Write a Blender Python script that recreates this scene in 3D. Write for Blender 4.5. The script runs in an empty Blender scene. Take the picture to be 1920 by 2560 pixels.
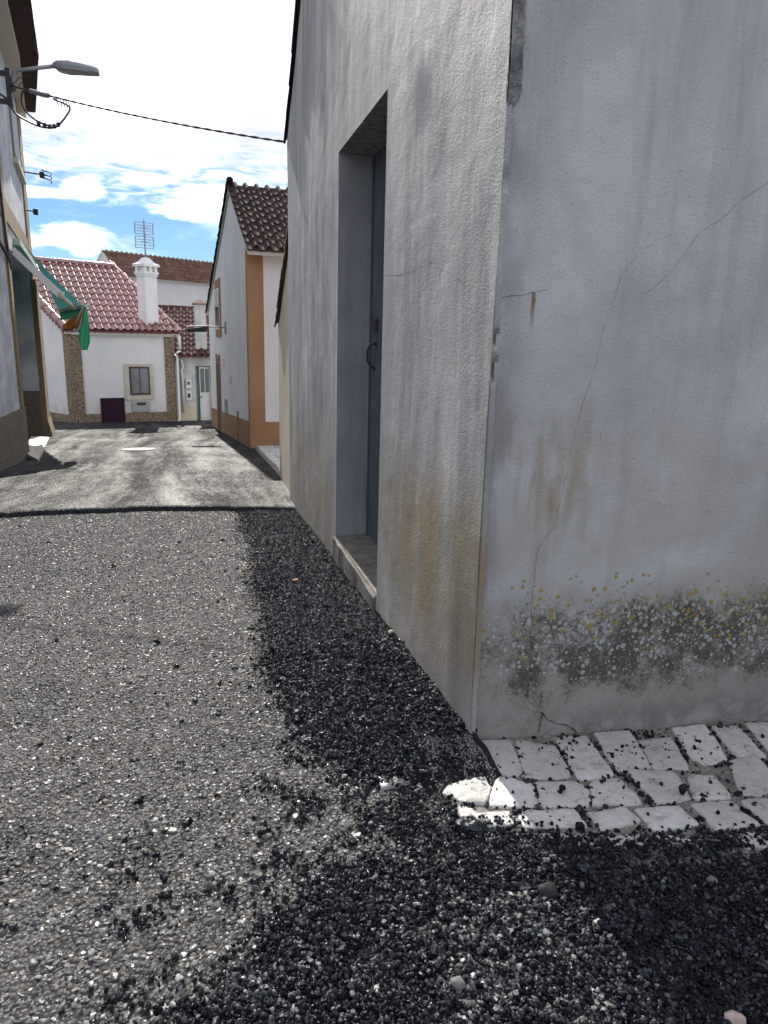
import bpy, math, random
import numpy as np
from mathutils import Matrix, Vector
random.seed(7); rng = np.random.default_rng(7)
sc = bpy.context.scene
col = sc.collection
rad = math.radians

# ------------------------------------------------------------------ camera
cam_d = bpy.data.cameras.new('camera'); cam = bpy.data.objects.new('camera', cam_d); col.objects.link(cam)
PITCH, ROLL, YAW = rad(13.62), rad(1.39), rad(14.61)
fw = Vector((math.sin(YAW)*math.cos(PITCH), math.cos(YAW)*math.cos(PITCH), -math.sin(PITCH)))
rt = Vector((math.cos(YAW), -math.sin(YAW), 0)); up = rt.cross(fw)
r2 = rt*math.cos(ROLL) + up*math.sin(ROLL); u2 = up*math.cos(ROLL) - rt*math.sin(ROLL)
cam.matrix_world = Matrix(((r2.x, u2.x, -fw.x, 0), (r2.y, u2.y, -fw.y, 0), (r2.z, u2.z, -fw.z, 0), (0, 0, 0, 1)))
cam_d.sensor_fit = 'VERTICAL'; cam_d.sensor_height = 36; cam_d.lens = 24.966
cam_d.clip_start = 0.05; cam_d.clip_end = 3000
sc.camera = cam
sc.render.resolution_x = 768; sc.render.resolution_y = 1024

# ------------------------------------------------------------------ world, sun, exposure
SUN_EL, SUN_AZ = rad(34), rad(-1.2)          # azimuth measured from +Y towards +X
EXPOSURE = 1.37
SKY_STRENGTH = 0.06
sc.cycles.max_bounces = 4; sc.cycles.diffuse_bounces = 2; sc.cycles.adaptive_threshold = .02; sc.cycles.glossy_bounces = 2
sun_d = bpy.data.lights.new('sun', 'SUN'); sun = bpy.data.objects.new('sun', sun_d); col.objects.link(sun)
sun_d.energy = 3.2; sun_d.angle = rad(0.5); sun_d.color = (1, 0.94, 0.85)
sdir = Vector((math.sin(SUN_AZ)*math.cos(SUN_EL), math.cos(SUN_AZ)*math.cos(SUN_EL), math.sin(SUN_EL)))
sun.rotation_euler = sdir.to_track_quat('Z', 'Y').to_euler()
sun.location = sdir*60
sc.view_settings.view_transform = 'Standard'; sc.view_settings.look = 'None'
sc.view_settings.exposure = EXPOSURE; sc.view_settings.gamma = 1; sc.view_settings.use_curve_mapping = False

def nd(nt, typ, ins=None, **at):
    n = nt.nodes.new(typ)
    for k, v in at.items(): setattr(n, k, v)
    for k, v in (ins or {}).items():
        s = n.inputs[k]
        if isinstance(v, bpy.types.NodeSocket): nt.links.new(v, s)
        elif isinstance(v, bpy.types.Node): nt.links.new(v.outputs[0], s)
        else: s.default_value = v
    return n
def mth(nt, op, a, b=0.0, c=None, clamp=False):
    n = nd(nt, 'ShaderNodeMath', {0: a, 1: b}, operation=op, use_clamp=clamp)
    if c is not None:
        if isinstance(c, (bpy.types.NodeSocket,)): nt.links.new(c, n.inputs[2])
        else: n.inputs[2].default_value = c
    return n.outputs[0]
def sstep(nt, v, a, b, lo=0.0, hi=1.0):
    n = nd(nt, 'ShaderNodeMapRange', {0: v, 1: a, 2: b, 3: lo, 4: hi}, interpolation_type='SMOOTHSTEP')
    return n.outputs[0]
def mixc(nt, f, a, b, blend='MIX'):
    n = nt.nodes.new('ShaderNodeMix'); n.data_type = 'RGBA'; n.blend_type = blend
    for i, v in ((0, f), (6, a), (7, b)):
        if isinstance(v, bpy.types.NodeSocket): nt.links.new(v, n.inputs[i])
        else: n.inputs[i].default_value = v if i == 0 else (tuple(v) + (1,))[:4]
    return n.outputs[2]
def noise(nt, vec, scale, detail=4, rough=.55, dist=0.0):
    n = nd(nt, 'ShaderNodeTexNoise', {'Scale': scale, 'Detail': detail, 'Roughness': rough, 'Distortion': dist})
    if vec is not None: nt.links.new(vec, n.inputs['Vector'])
    return n.outputs[0]
def vmul(nt, v, s):
    return nd(nt, 'ShaderNodeVectorMath', {0: v, 1: s}, operation='MULTIPLY').outputs[0]

w = bpy.data.worlds.new('World'); sc.world = w; w.use_nodes = True
w.cycles.sampling_method = 'MANUAL'; w.cycles.sample_map_resolution = 512
nt = w.node_tree; nt.nodes.clear()
sky = nd(nt, 'ShaderNodeTexSky', sky_type='NISHITA', sun_disc=False, sun_elevation=SUN_EL, sun_rotation=SUN_AZ,
         air_density=1.0, dust_density=0.1, ozone_density=2.0)
tc = nd(nt, 'ShaderNodeTexCoord'); gen = tc.outputs['Generated']
sp = nd(nt, 'ShaderNodeSeparateXYZ', {0: gen}); X, Y, Z = sp.outputs
az = mth(nt, 'MULTIPLY', mth(nt, 'ARCTAN2', X, Y), 57.2958)
el = mth(nt, 'MULTIPLY', mth(nt, 'ARCSINE', Z), 57.2958)
ae = nd(nt, 'ShaderNodeCombineXYZ', {0: az, 1: el}).outputs[0]
zz = mth(nt, 'ADD', mth(nt, 'MAXIMUM', Z, 0.0), 0.10)
pl = nd(nt, 'ShaderNodeCombineXYZ', {0: mth(nt, 'DIVIDE', X, zz), 1: mth(nt, 'DIVIDE', Y, zz), 2: 3.7}).outputs[0]
nA = noise(nt, vmul(nt, pl, (1.6, 0.8, 1)), 1.0, 7, .55, .4)          # cloud deck in perspective
nB = noise(nt, vmul(nt, ae, (0.26, 1.05, 1)), 1.0, 8, .64, 1.1)        # edge detail
nC = noise(nt, vmul(nt, ae, (0.10, 0.22, 1)), 1.0, 3, .5)
# the deck closes overhead, opens towards the horizon
edge = mth(nt, 'ADD', mth(nt, 'MULTIPLY', mth(nt, 'SUBTRACT', nA, .5), 0.0), el)
deck = sstep(nt, mth(nt, 'ADD', el, mth(nt, 'MULTIPLY', mth(nt, 'SUBTRACT', nB, .5), 9.0)), 8.9, 14.2)
def blob(a0, e0, ra, re):
    a = mth(nt, 'DIVIDE', mth(nt, 'SUBTRACT', az, a0), ra); e = mth(nt, 'DIVIDE', mth(nt, 'SUBTRACT', el, e0), re)
    r = mth(nt, 'ADD', mth(nt, 'MULTIPLY', a, a), mth(nt, 'MULTIPLY', e, e))
    return mth(nt, 'SUBTRACT', 1.0, r)
fld = None
for b in ((-7.4, 9.6, 1.5, .75), (-10.6, 9.15, 3.2, .38), (-8.0, 6.5, 2.5, .85), (-7.6, 5.8, 1.0, .7), (-.2, 8.6, 3.0, .55), (3.2, 9.6, 5.5, 1.2), (-15, 6.2, 5, .9), (14, 7, 6, 1.1), (-3, 10.6, 2.4, .5)):
    q = blob(*b); fld = q if fld is None else mth(nt, 'MAXIMUM', fld, q)
fl = sstep(nt, mth(nt, 'ADD', fld, mth(nt, 'MULTIPLY', mth(nt, 'SUBTRACT', nB, .5), 3.2)), -.55, 1.15)
wisp = mth(nt, 'MULTIPLY', sstep(nt, nA, .50, .80), .75)
cov = mth(nt, 'MAXIMUM', mth(nt, 'MAXIMUM', deck, fl), wisp, clamp=True)
# cloud brightness: grey bellies, bright towards the sun (forward scattering)
sund = nd(nt, 'ShaderNodeVectorMath', {0: gen, 1: tuple(sdir)}, operation='DOT_PRODUCT').outputs['Value']
ang = mth(nt, 'MULTIPLY', mth(nt, 'ARCCOSINE', mth(nt, 'MINIMUM', sund, .99999)), 57.2958)
glow = mth(nt, 'POWER', 2.718, mth(nt, 'MULTIPLY', mth(nt, 'MULTIPLY', ang, ang), -1/(2*11.0**2)))
belly = sstep(nt, mth(nt, 'ADD', nC, mth(nt, 'MULTIPLY', mth(nt, 'SUBTRACT', nA, .5), .6)), .24, .50)
ccol = mixc(nt, mth(nt, 'MULTIPLY', belly, sstep(nt, el, 9, 14)), (13.4, 13.9, 15.0), (4.8, 4.95, 5.6))
ccol = mixc(nt, 1.0, ccol, nd(nt, 'ShaderNodeCombineColor', {0: mth(nt, 'ADD', 1.0, mth(nt, 'MULTIPLY', glow, 1.6)), 1: mth(nt, 'ADD', 1.0, mth(nt, 'MULTIPLY', glow, 1.55)), 2: mth(nt, 'ADD', 1.0, mth(nt, 'MULTIPLY', glow, 1.45))}).outputs[0], 'MULTIPLY')
skyb = mixc(nt, 1.0, sky.outputs[0], (.37, .50, .65), 'MULTIPLY')
fin = mixc(nt, cov, skyb, ccol)
bg = nd(nt, 'ShaderNodeBackground', {'Color': fin, 'Strength': SKY_STRENGTH})
nd(nt, 'ShaderNodeOutputWorld', {'Surface': bg.outputs[0]})

# ------------------------------------------------------------------ materials
MATS = {}
def pmat(name, build=None, color=(.5, .5, .5), rough=.8, spec=.5, metal=0.0):
    m = bpy.data.materials.new(name); m.use_nodes = True; t = m.node_tree
    b = t.nodes['Principled BSDF']
    b.inputs['Base Color'].default_value = tuple(color) + (1,)
    b.inputs['Roughness'].default_value = rough; b.inputs['Specular IOR Level'].default_value = spec; b.inputs['Metallic'].default_value = metal
    if build: build(t, b)
    MATS[name] = m; return m
def pos(t): return nd(t, 'ShaderNodeNewGeometry').outputs['Position']
def setc(t, b, c): t.links.new(c, b.inputs['Base Color'])
def bump(t, b, h, strength=.5, dist=.01, prev=None):
    n = nd(t, 'ShaderNodeBump', {'Strength': strength, 'Distance': dist, 'Height': h})
    if prev is not None: t.links.new(prev, n.inputs['Normal'])
    t.links.new(n.outputs[0], b.inputs['Normal']); return n.outputs[0]

def coat(t, b, wgt, rough, col_=(1, 1, 1)):
    """matt body under a thin uneven gloss"""
    gl = nd(t, 'ShaderNodeBsdfGlossy', {'Color': tuple(col_)+(1,)}); df = nd(t, 'ShaderNodeBsdfDiffuse', {'Roughness': .6})
    for k_, v in (('Roughness', rough),):
        if isinstance(v, bpy.types.NodeSocket): t.links.new(v, gl.inputs[k_])
        else: gl.inputs[k_].default_value = v
    for n_ in (gl, df):
        if b.inputs['Normal'].is_linked: t.links.new(b.inputs['Normal'].links[0].from_socket, n_.inputs['Normal'])
    if b.inputs['Base Color'].is_linked: t.links.new(b.inputs['Base Color'].links[0].from_socket, df.inputs['Color'])
    else: df.inputs['Color'].default_value = b.inputs['Base Color'].default_value
    mx = nd(t, 'ShaderNodeMixShader', {0: wgt, 1: df.outputs[0], 2: gl.outputs[0]})
    t.links.new(mx.outputs[0], t.nodes['Material Output'].inputs['Surface']); t.nodes.remove(b)
def b_render_side(t, b):      # coarse grey render with long vertical streaks, ochre stains low down
    P = pos(t); s = nd(t, 'ShaderNodeSeparateXYZ', {0: P}); px, py, pz = s.outputs
    st = noise(t, vmul(t, P, (1, 6.5, .75)), 1.0, 7, .66, .6)
    st2 = noise(t, vmul(t, P, (1, 26, 1.6)), 1.0, 6, .7, .55)
    blot = noise(t, vmul(t, P, (1, 2.4, .55)), 1.0, 5, .6, .4)
    c = mixc(t, sstep(t, st, .30, .70), (.30, .30, .31), (.52, .515, .495))
    c = mixc(t, mth(t, 'MULTIPLY', mth(t, 'MULTIPLY', sstep(t, st2, .50, .72), sstep(t, blot, .40, .62)), .45), c, (.56, .56, .53))
    c = mixc(t, mth(t, 'MULTIPLY', sstep(t, st2, .46, .28), .42), c, (.19, .19, .195))
    c = mixc(t, mth(t, 'MULTIPLY', sstep(t, blot, .46, .66), .5), c, (.29, .29, .335))
    lowm = mth(t, 'MULTIPLY', sstep(t, pz, -.30, -.68), sstep(t, pz, -1.12, -.86))
    nearm = sstep(t, py, 2.95, 2.45)
    sn = noise(t, vmul(t, P, (1, 6, .9)), 1.0, 4, .6, .3)
    c = mixc(t, mth(t, 'MULTIPLY', mth(t, 'MULTIPLY', lowm, nearm), mth(t, 'MULTIPLY', sstep(t, sn, .34, .58), .9)), c, (.27, .185, .065))
    sn2 = noise(t, vmul(t, P, (1, 9, 1.2)), 1.3, 3, .6)
    c = mixc(t, mth(t, 'MULTIPLY', mth(t, 'MULTIPLY', lowm, nearm), mth(t, 'MULTIPLY', sstep(t, sn2, .55, .70), .8)), c, (.17, .10, .045))
    dirt = mth(t, 'MULTIPLY', sstep(t, pz, -.25, -.85), sstep(t, noise(t, vmul(t, P, (1, 3, 1.2)), 1.0, 4, .6), .25, .60))
    c = mixc(t, mth(t, 'MULTIPLY', dirt, .75), c, (.30, .25, .185))
    # grime run under the top corner of the doorway
    run = mth(t, 'MULTIPLY', sstep(t, mth(t, 'ABSOLUTE', mth(t, 'SUBTRACT', py, mth(t, 'ADD', 2.80, mth(t, 'MULTIPLY', mth(t, 'SUBTRACT', blot, .5), .06)))), .22, .04), mth(t, 'MULTIPLY', sstep(t, st, .60, .40), .6))
    c = mixc(t, mth(t, 'MULTIPLY', sstep(t, noise(t, vmul(t, P, (1, 3.2, .9)), 1.0, 6, .65, .7), .48, .68), .55), c, (.20, .19, .175))
    setc(t, b, c)
    g1 = nd(t, 'ShaderNodeTexVoronoi', {'Vector': P, 'Scale': 170.0}, feature='SMOOTH_F1').outputs['Distance']
    g2 = noise(t, P, 135, 5, .72)
    g3 = noise(t, P, 7, 3, .5)
    n1 = bump(t, b, g3, .5, .03)
    n2 = bump(t, b, g2, .55, .007, n1)
    bump(t, b, g1, .45, .004, n2)
def b_render_front(t, b):     # finer grey render with lichen band, damp dark growth, small pits
    P = pos(t); s = nd(t, 'ShaderNodeSeparateXYZ', {0: P}); px, py, pz = s.outputs
    big = noise(t, vmul(t, P, (1.3, 1, 1.0)), 1.7, 5, .6, .4)
    ver = noise(t, vmul(t, P, (7, 1, .8)), 1.0, 4, .6, .2)
    c = mixc(t, sstep(t, big, .35, .66), (.46, .465, .48), (.585, .59, .605))
    c = mixc(t, mth(t, 'MULTIPLY', sstep(t, ver, .50, .70), .55), c, (.33, .325, .315))
    warm = mth(t, 'MULTIPLY', sstep(t, pz, .35, -.55), sstep(t, noise(t, P, 2.6, 5, .65, .6), .34, .60))
    c = mixc(t, mth(t, 'MULTIPLY', warm, .62), c, (.42, .38, .325))
    och = mth(t, 'MULTIPLY', mth(t, 'MULTIPLY', sstep(t, px, 1.25, .95), sstep(t, mth(t, 'ABSOLUTE', mth(t, 'ADD', pz, .42)), .34, .05)), sstep(t, noise(t, vmul(t, P, (8, 1, 1.5)), 1.0, 3, .6), .45, .68))
    c = mixc(t, mth(t, 'MULTIPLY', och, .95), c, (.28, .195, .095))
    corner = mth(t, 'MULTIPLY', sstep(t, px, .92, .77), sstep(t, noise(t, vmul(t, P, (5, 1, 2)), 1.0, 4, .6), .40, .62))
    c = mixc(t, mth(t, 'MULTIPLY', corner, .6), c, (.215, .215, .225))
    low = sstep(t, pz, -.62, -1.0)
    c = mixc(t, mth(t, 'MULTIPLY', low, .8), c, (.29, .258, .235))
    # dark growth: follows a band, thickest towards +x
    fine = noise(t, P, 75, 7, .85)
    mid = noise(t, vmul(t, P, (9, 1, 7)), 1.0, 5, .65, .4)
    bandd = mth(t, 'MULTIPLY', sstep(t, pz, -.66, -.84), sstep(t, mth(t, 'ADD', pz, mth(t, 'MULTIPLY', mid, .10)), -1.17, -.90))
    g = mth(t, 'MULTIPLY', bandd, sstep(t, px, .80, 1.10, .72, 1.0))
    c = mixc(t, mth(t, 'MULTIPLY', mth(t, 'MULTIPLY', g, sstep(t, mid, .30, .60)), .62), c, (.185, .165, .135))
    gm = sstep(t, mth(t, 'ADD', mth(t, 'ADD', mth(t, 'MULTIPLY', g, .40), mth(t, 'MULTIPLY', mid, .75)), mth(t, 'MULTIPLY', fine, 1.15)), 1.18, 1.42)
    c = mixc(t, mth(t, 'MULTIPLY', gm, .92), c, mixc(t, noise(t, P, 13, 3, .6), (.040, .038, .030), (.10, .092, .074)))
    base = mth(t, 'MULTIPLY', sstep(t, pz, -1.06, -1.19), sstep(t, noise(t, P, 9, 5, .7), .38, .62))
    c = mixc(t, mth(t, 'MULTIPLY', base, .6), c, (.095, .098, .09))
    spk = noise(t, P, 210, 2, .6)
    c = mixc(t, mth(t, 'MULTIPLY', sstep(t, spk, .60, .72), .55), c, (.11, .11, .115))
    c = mixc(t, mth(t, 'MULTIPLY', sstep(t, spk, .42, .28), .35), c, (.48, .48, .5))
    # lichen rosettes
    def rosette(scale, off, zc, zw, pres, rmax):
        v = nd(t, 'ShaderNodeVectorMath', {0: P, 1: (off, 0, off*1.7)}, operation='ADD').outputs[0]
        dn = nd(t, 'ShaderNodeTexNoise', {'Vector': P, 'Scale': 70.0, 'Detail': 2.0})
        v = nd(t, 'ShaderNodeVectorMath', {0: v, 1: vmul(t, nd(t, 'ShaderNodeVectorMath', {0: dn.outputs[1], 1: (.5, .5, .5)}, operation='SUBTRACT').outputs[0], (.010, 0, .010))}, operation='ADD').outputs[0]
        v = vmul(t, v, (1, 0, 1))
        vo = nd(t, 'ShaderNodeTexVoronoi', {'Vector': v, 'Scale': scale, 'Randomness': 1.0})
        cr = nd(t, 'ShaderNodeSeparateColor', {0: vo.outputs['Color']})
        zd = mth(t, 'ABSOLUTE', mth(t, 'SUBTRACT', pz, mth(t, 'ADD', zc, mth(t, 'MULTIPLY', px, -.055))))
        dens = mth(t, 'MULTIPLY', mth(t, 'MULTIPLY', sstep(t, zd, zw, zw*.2), sstep(t, px, .78, .92, .25, 1.0)), sstep(t, noise(t, P, 9, 3, .6), .28, .55, .35, 1.35))
        on = mth(t, 'LESS_THAN', cr.outputs[0], mth(t, 'MULTIPLY', dens, pres))
        rr = mth(t, 'MULTIPLY', mth(t, 'POWER', cr.outputs[1], 1.6), rmax)
        inside = sstep(t, mth(t, 'SUBTRACT', vo.outputs['Distance'], mth(t, 'ADD', rr, .07)), .045, -.03)
        ring = sstep(t, mth(t, 'ABSOLUTE', mth(t, 'SUBTRACT', vo.outputs['Distance'], mth(t, 'MULTIPLY', rr, .75))), .10, .02)
        return mth(t, 'MULTIPLY', on, inside), ring
    for args, ca, cb, k in (((62, 1.3, -.80, .19, .85, .32), (.40, .405, .39), (.52, .53, .52), .78), ((48, 5.1, -.80, .17, .65, .34), (.38, .385, .37), (.5, .51, .5), .78),
                            ((52, 9.7, -.735, .16, .50, .36), (.30, .205, .055), (.40, .28, .075), .92), ((105, 3.3, -.80, .22, .75, .28), (.44, .445, .43), (.52, .52, .51), .7),
                            ((80, 7.7, -.72, .15, .34, .30), (.32, .215, .06), (.38, .26, .08), .85)):
        mk, ring = rosette(*args)
        c = mixc(t, mth(t, 'MULTIPLY', mk, k), c, mixc(t, ring, ca, cb))
    # rust run below the embedded nail
    rx = mth(t, 'ABSOLUTE', mth(t, 'SUBTRACT', px, mth(t, 'ADD', .868, mth(t, 'MULTIPLY', mth(t, 'SUBTRACT', noise(t, P, 30, 2), .5), .01))))
    rust = mth(t, 'MULTIPLY', mth(t, 'MULTIPLY', sstep(t, rx, .010, .002), sstep(t, pz, .138, .128)), sstep(t, pz, .02, .11))
    c = mixc(t, mth(t, 'MULTIPLY', rust, .85), c, (.20, .095, .025))
    setc(t, b, c)
    n1 = bump(t, b, noise(t, P, 6, 3, .5), .35, .03)
    n2 = bump(t, b, noise(t, P, 130, 4, .7), .5, .006, n1)
    bump(t, b, spk, .35, .003, n2)
def b_mottle(c1, c2, scale, bs=60, bstr=.3, bd=.004, streak=None, c3=None):
    def f(t, b):
        P = pos(t)
        c = mixc(t, sstep(t, noise(t, P, scale, 5, .6, .3), .35, .66), c1, c2)
        if streak:
            c = mixc(t, mth(t, 'MULTIPLY', sstep(t, noise(t, vmul(t, P, streak), 1.0, 5, .6, .2), .50, .72), .6), c, c3)
        setc(t, b, c); bump(t, b, noise(t, P, bs, 4, .65), bstr, bd)
    return f
def b_white(dirtz, amt=.5, k_=1.05):
    def f(t, b):
        P = pos(t); s = nd(t, 'ShaderNodeSeparateXYZ', {0: P})
        n = noise(t, P, 1.3, 5, .6, .3); v = noise(t, vmul(t, P, (5, 5, .45)), 1.0, 4, .6)
        c = mixc(t, sstep(t, n, .3, .7), tuple(k_*q for q in (.61, .615, .625)), tuple(k_*q for q in (.69, .69, .69)))
        c = mixc(t, mth(t, 'MULTIPLY', sstep(t, v, .54, .74), .22*amt*2), c, (.56, .56, .55))
        low = mth(t, 'MULTIPLY', sstep(t, s.outputs[2], dirtz+.6, dirtz), sstep(t, noise(t, P, 5, 4, .6), .35, .65))
        c = mixc(t, mth(t, 'MULTIPLY', low, amt), c, (.42, .38, .32))
        setc(t, b, c); bump(t, b, noise(t, P, 40, 4, .6), .22, .006)
    return f
def b_stonedash(c1, c2, c3, scale=34):
    def f(t, b):
        P = pos(t)
        vo = nd(t, 'ShaderNodeTexVoronoi', {'Vector': P, 'Scale': float(scale)})
        cr = nd(t, 'ShaderNodeSeparateColor', {0: vo.outputs['Color']})
        c = mixc(t, cr.outputs[0], c1, c2)
        c = mixc(t, sstep(t, vo.outputs['Distance'], .42, .75), c, c3)
        c = mixc(t, mth(t, 'MULTIPLY', sstep(t, noise(t, P, 2.2, 4, .6), .45, .7), .45), c, c3)
        setc(t, b, c)
        bump(t, b, vo.outputs['Distance'], .9, -.03)
    return f
def b_tile(c1, c2, c3, moss=0.0, wgt=.02, gr=.5):
    def f(t, b):
        P = pos(t); r = nd(t, 'ShaderNodeObjectInfo').outputs['Random']
        c = mixc(t, r, c1, c2)
        c = mixc(t, mth(t, 'MULTIPLY', sstep(t, noise(t, P, 9, 5, .65), .48, .7), .75), c, c3)
        if moss: c = mixc(t, mth(t, 'MULTIPLY', sstep(t, noise(t, P, 17, 5, .7), .52, .66), moss), c, (.13, .12, .09))
        setc(t, b, c); bump(t, b, noise(t, P, 60, 3, .6), .2, .004)
        coat(t, b, wgt, gr)
    return f
def b_road_old(t, b):
    P = pos(t)
    vo = nd(t, 'ShaderNodeTexVoronoi', {'Vector': P, 'Scale': 85.0})
    cr = nd(t, 'ShaderNodeSeparateColor', {0: vo.outputs['Color']})
    big = noise(t, P, 1.1, 4, .6, .3)
    c = mixc(t, cr.outputs[0], (.035, .035, .037), (.13, .126, .122))
    c = mixc(t, sstep(t, vo.outputs['Distance'], .30, .62), c, (.028, .028, .030))
    c = mixc(t, mth(t, 'MULTIPLY', sstep(t, noise(t, P, 7, 5, .65, .4), .44, .66), .7), c, (.115, .110, .104))
    c = mixc(t, mth(t, 'MULTIPLY', sstep(t, big, .42, .68), .5), c, (.13, .118, .108))
    setc(t, b, c)
    n1 = bump(t, b, vo.outputs['Distance'], .9, -.008)
    bump(t, b, noise(t, P, 260, 3, .6), .4, .002, n1)
    coat(t, b, .02, .45)
def b_road_new(t, b):
    P = pos(t)
    vo = nd(t, 'ShaderNodeTexVoronoi', {'Vector': P, 'Scale': 70.0})
    cr = nd(t, 'ShaderNodeSeparateColor', {0: vo.outputs['Color']})
    # roller and tyre sweeps running along the street, dusted grey
    dx = nd(t, 'ShaderNodeTexNoise', {'Vector': vmul(t, P, (.30, .22, 1)), 'Scale': 1.0, 'Detail': 2.0})
    Pw = nd(t, 'ShaderNodeVectorMath', {0: P, 1: vmul(t, dx.outputs[1], (1.5, 0, 0))}, operation='ADD').outputs[0]
    sw = noise(t, vmul(t, Pw, (2.6, .16, 1)), 1.0, 4, .60)
    gr_ = noise(t, vmul(t, P, (38, 9, 1)), 1.0, 5, .75); gr2 = noise(t, vmul(t, P, (9, 2.2, 1)), 1.0, 4, .7)
    bl = noise(t, P, .7, 5, .6, .5)
    c = mixc(t, cr.outputs[0], (.014, .0145, .017), (.050, .050, .052))
    c = mixc(t, mth(t, 'MULTIPLY', sstep(t, sw, .46, .70), .45), c, (.070, .068, .066))
    c = mixc(t, mth(t, 'MULTIPLY', sstep(t, bl, .50, .72), .5), c, (.075, .073, .072))
    setc(t, b, c)
    n1 = bump(t, b, vo.outputs['Distance'], .8, -.008)
    n2 = bump(t, b, noise(t, P, 55, 4, .7), .5, .008, n1)
    bump(t, b, noise(t, P, 3.0, 3, .5), .25, .02, n2)
    mixn = mth(t, 'ADD', mth(t, 'ADD', mth(t, 'MULTIPLY', sw, .38), mth(t, 'MULTIPLY', bl, .17)), mth(t, 'ADD', mth(t, 'MULTIPLY', gr_, .30), mth(t, 'MULTIPLY', gr2, .15)))
    coat(t, b, sstep(t, mixn, .41, .63, .010, .066), .42)
def b_black(t, b):
    P = pos(t)
    c = mixc(t, sstep(t, noise(t, P, 60, 4, .6), .4, .7), (.005, .0055, .007), (.016, .017, .020))
    setc(t, b, c)
    n1 = bump(t, b, nd(t, 'ShaderNodeTexVoronoi', {'Vector': P, 'Scale': 120.0}).outputs['Distance'], 1.0, -.008)
    bump(t, b, noise(t, P, 320, 3, .7), .8, .003, n1)
    coat(t, b, .035, .26, (.86, .93, 1.0))
def b_crumb(t, b):
    P = pos(t); r = nd(t, 'ShaderNodeObjectInfo').outputs['Random']
    c = mixc(t, r, (.005, .0056, .0080), (.016, .0175, .023))
    c = mixc(t, mth(t, 'GREATER_THAN', r, .985), c, (.16, .15, .14))
    setc(t, b, c); bump(t, b, noise(t, P, 420, 3, .7), .7, .002)
    coat(t, b, sstep(t, mth(t, 'FRACT', mth(t, 'MULTIPLY', r, 13.7)), .3, 1, .012, .07), sstep(t, r, 0, 1, .14, .36), (.86, .93, 1.0))
def b_pebble(t, b):
    P = pos(t); r = nd(t, 'ShaderNodeObjectInfo').outputs['Random']
    rp = nd(t, 'ShaderNodeValToRGB', {0: r}); e = rp.color_ramp; e.interpolation = 'LINEAR'
    pal = [(0, (.030, .030, .032)), (.30, (.092, .093, .096)), (.58, (.166, .166, .168)), (.80, (.245, .243, .242)), (.90, (.21, .175, .14)), (.96, (.38, .365, .35)), (1.0, (.55, .535, .51))]
    e.elements[0].color = pal[0][1] + (1,); e.elements[1].color = pal[-1][1] + (1,)
    for p_, c_ in pal[1:-1]: e.elements.new(p_).color = c_ + (1,)
    c = mixc(t, mth(t, 'MULTIPLY', sstep(t, noise(t, P, 150, 4, .65), .42, .7), .5), rp.outputs[0], (.07, .068, .067))
    setc(t, b, c); bump(t, b, noise(t, P, 300, 3, .65), .5, .002)
    r2_ = mth(t, 'FRACT', mth(t, 'MULTIPLY', r, 17.3)); coat(t, b, sstep(t, r2_, .2, 1, .010, .048), sstep(t, r2_, 0, 1, .5, .27))
def b_cobble(t, b):
    P = pos(t); r = nd(t, 'ShaderNodeObjectInfo').outputs['Random']
    c = mixc(t, r, (.47, .46, .44), (.61, .605, .595))
    c = mixc(t, mth(t, 'MULTIPLY', sstep(t, noise(t, P, 16, 6, .7, .8), .46, .62), .6), c, (.40, .39, .37))
    c = mixc(t, mth(t, 'MULTIPLY', sstep(t, noise(t, P, 24, 6, .72, .5), .58, .64), .8), c, (.27, .262, .25))
    c = mixc(t, mth(t, 'MULTIPLY', sstep(t, noise(t, P, 9, 3, .6), .60, .72), .4), c, (.52, .40, .28))
    setc(t, b, c)
    n1 = bump(t, b, noise(t, P, 26, 5, .68, .8), .8, .014)
    bump(t, b, noise(t, P, 170, 4, .7), .5, .004, n1)
def b_bed(t, b):
    P = pos(t)
    c = mixc(t, sstep(t, noise(t, P, 120, 4, .7), .38, .66), (.16, .148, .132), (.36, .335, .30))
    c = mixc(t, mth(t, 'MULTIPLY', sstep(t, noise(t, P, 8, 4, .6), .52, .70), .6), c, (.035, .034, .034))
    setc(t, b, c); bump(t, b, noise(t, P, 220, 4, .7), .9, .006)
def b_awning(t, b):
    P = pos(t)
    setc(t, b, mixc(t, sstep(t, noise(t, P, 3, 4, .6), .35, .65), (.022, .105, .105), (.035, .14, .14)))
    tr = nd(t, 'ShaderNodeBsdfTranslucent', {'Color': (.035, .16, .16, 1)})
    mx = nd(t, 'ShaderNodeMixShader', {0: .45, 1: b.outputs[0], 2: tr.outputs[0]})
    t.links.new(mx.outputs[0], t.nodes['Material Output'].inputs['Surface'])
def b_cloth(col_, tcol):
    def f(t, b):
        b.inputs['Base Color'].default_value = col_ + (1,)
        tr = nd(t, 'ShaderNodeBsdfTranslucent', {'Color': tcol + (1,)})
        mx = nd(t, 'ShaderNodeMixShader', {0: .4, 1: b.outputs[0], 2: tr.outputs[0]})
        t.links.new(mx.outputs[0], t.nodes['Material Output'].inputs['Surface'])
    return f

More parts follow.
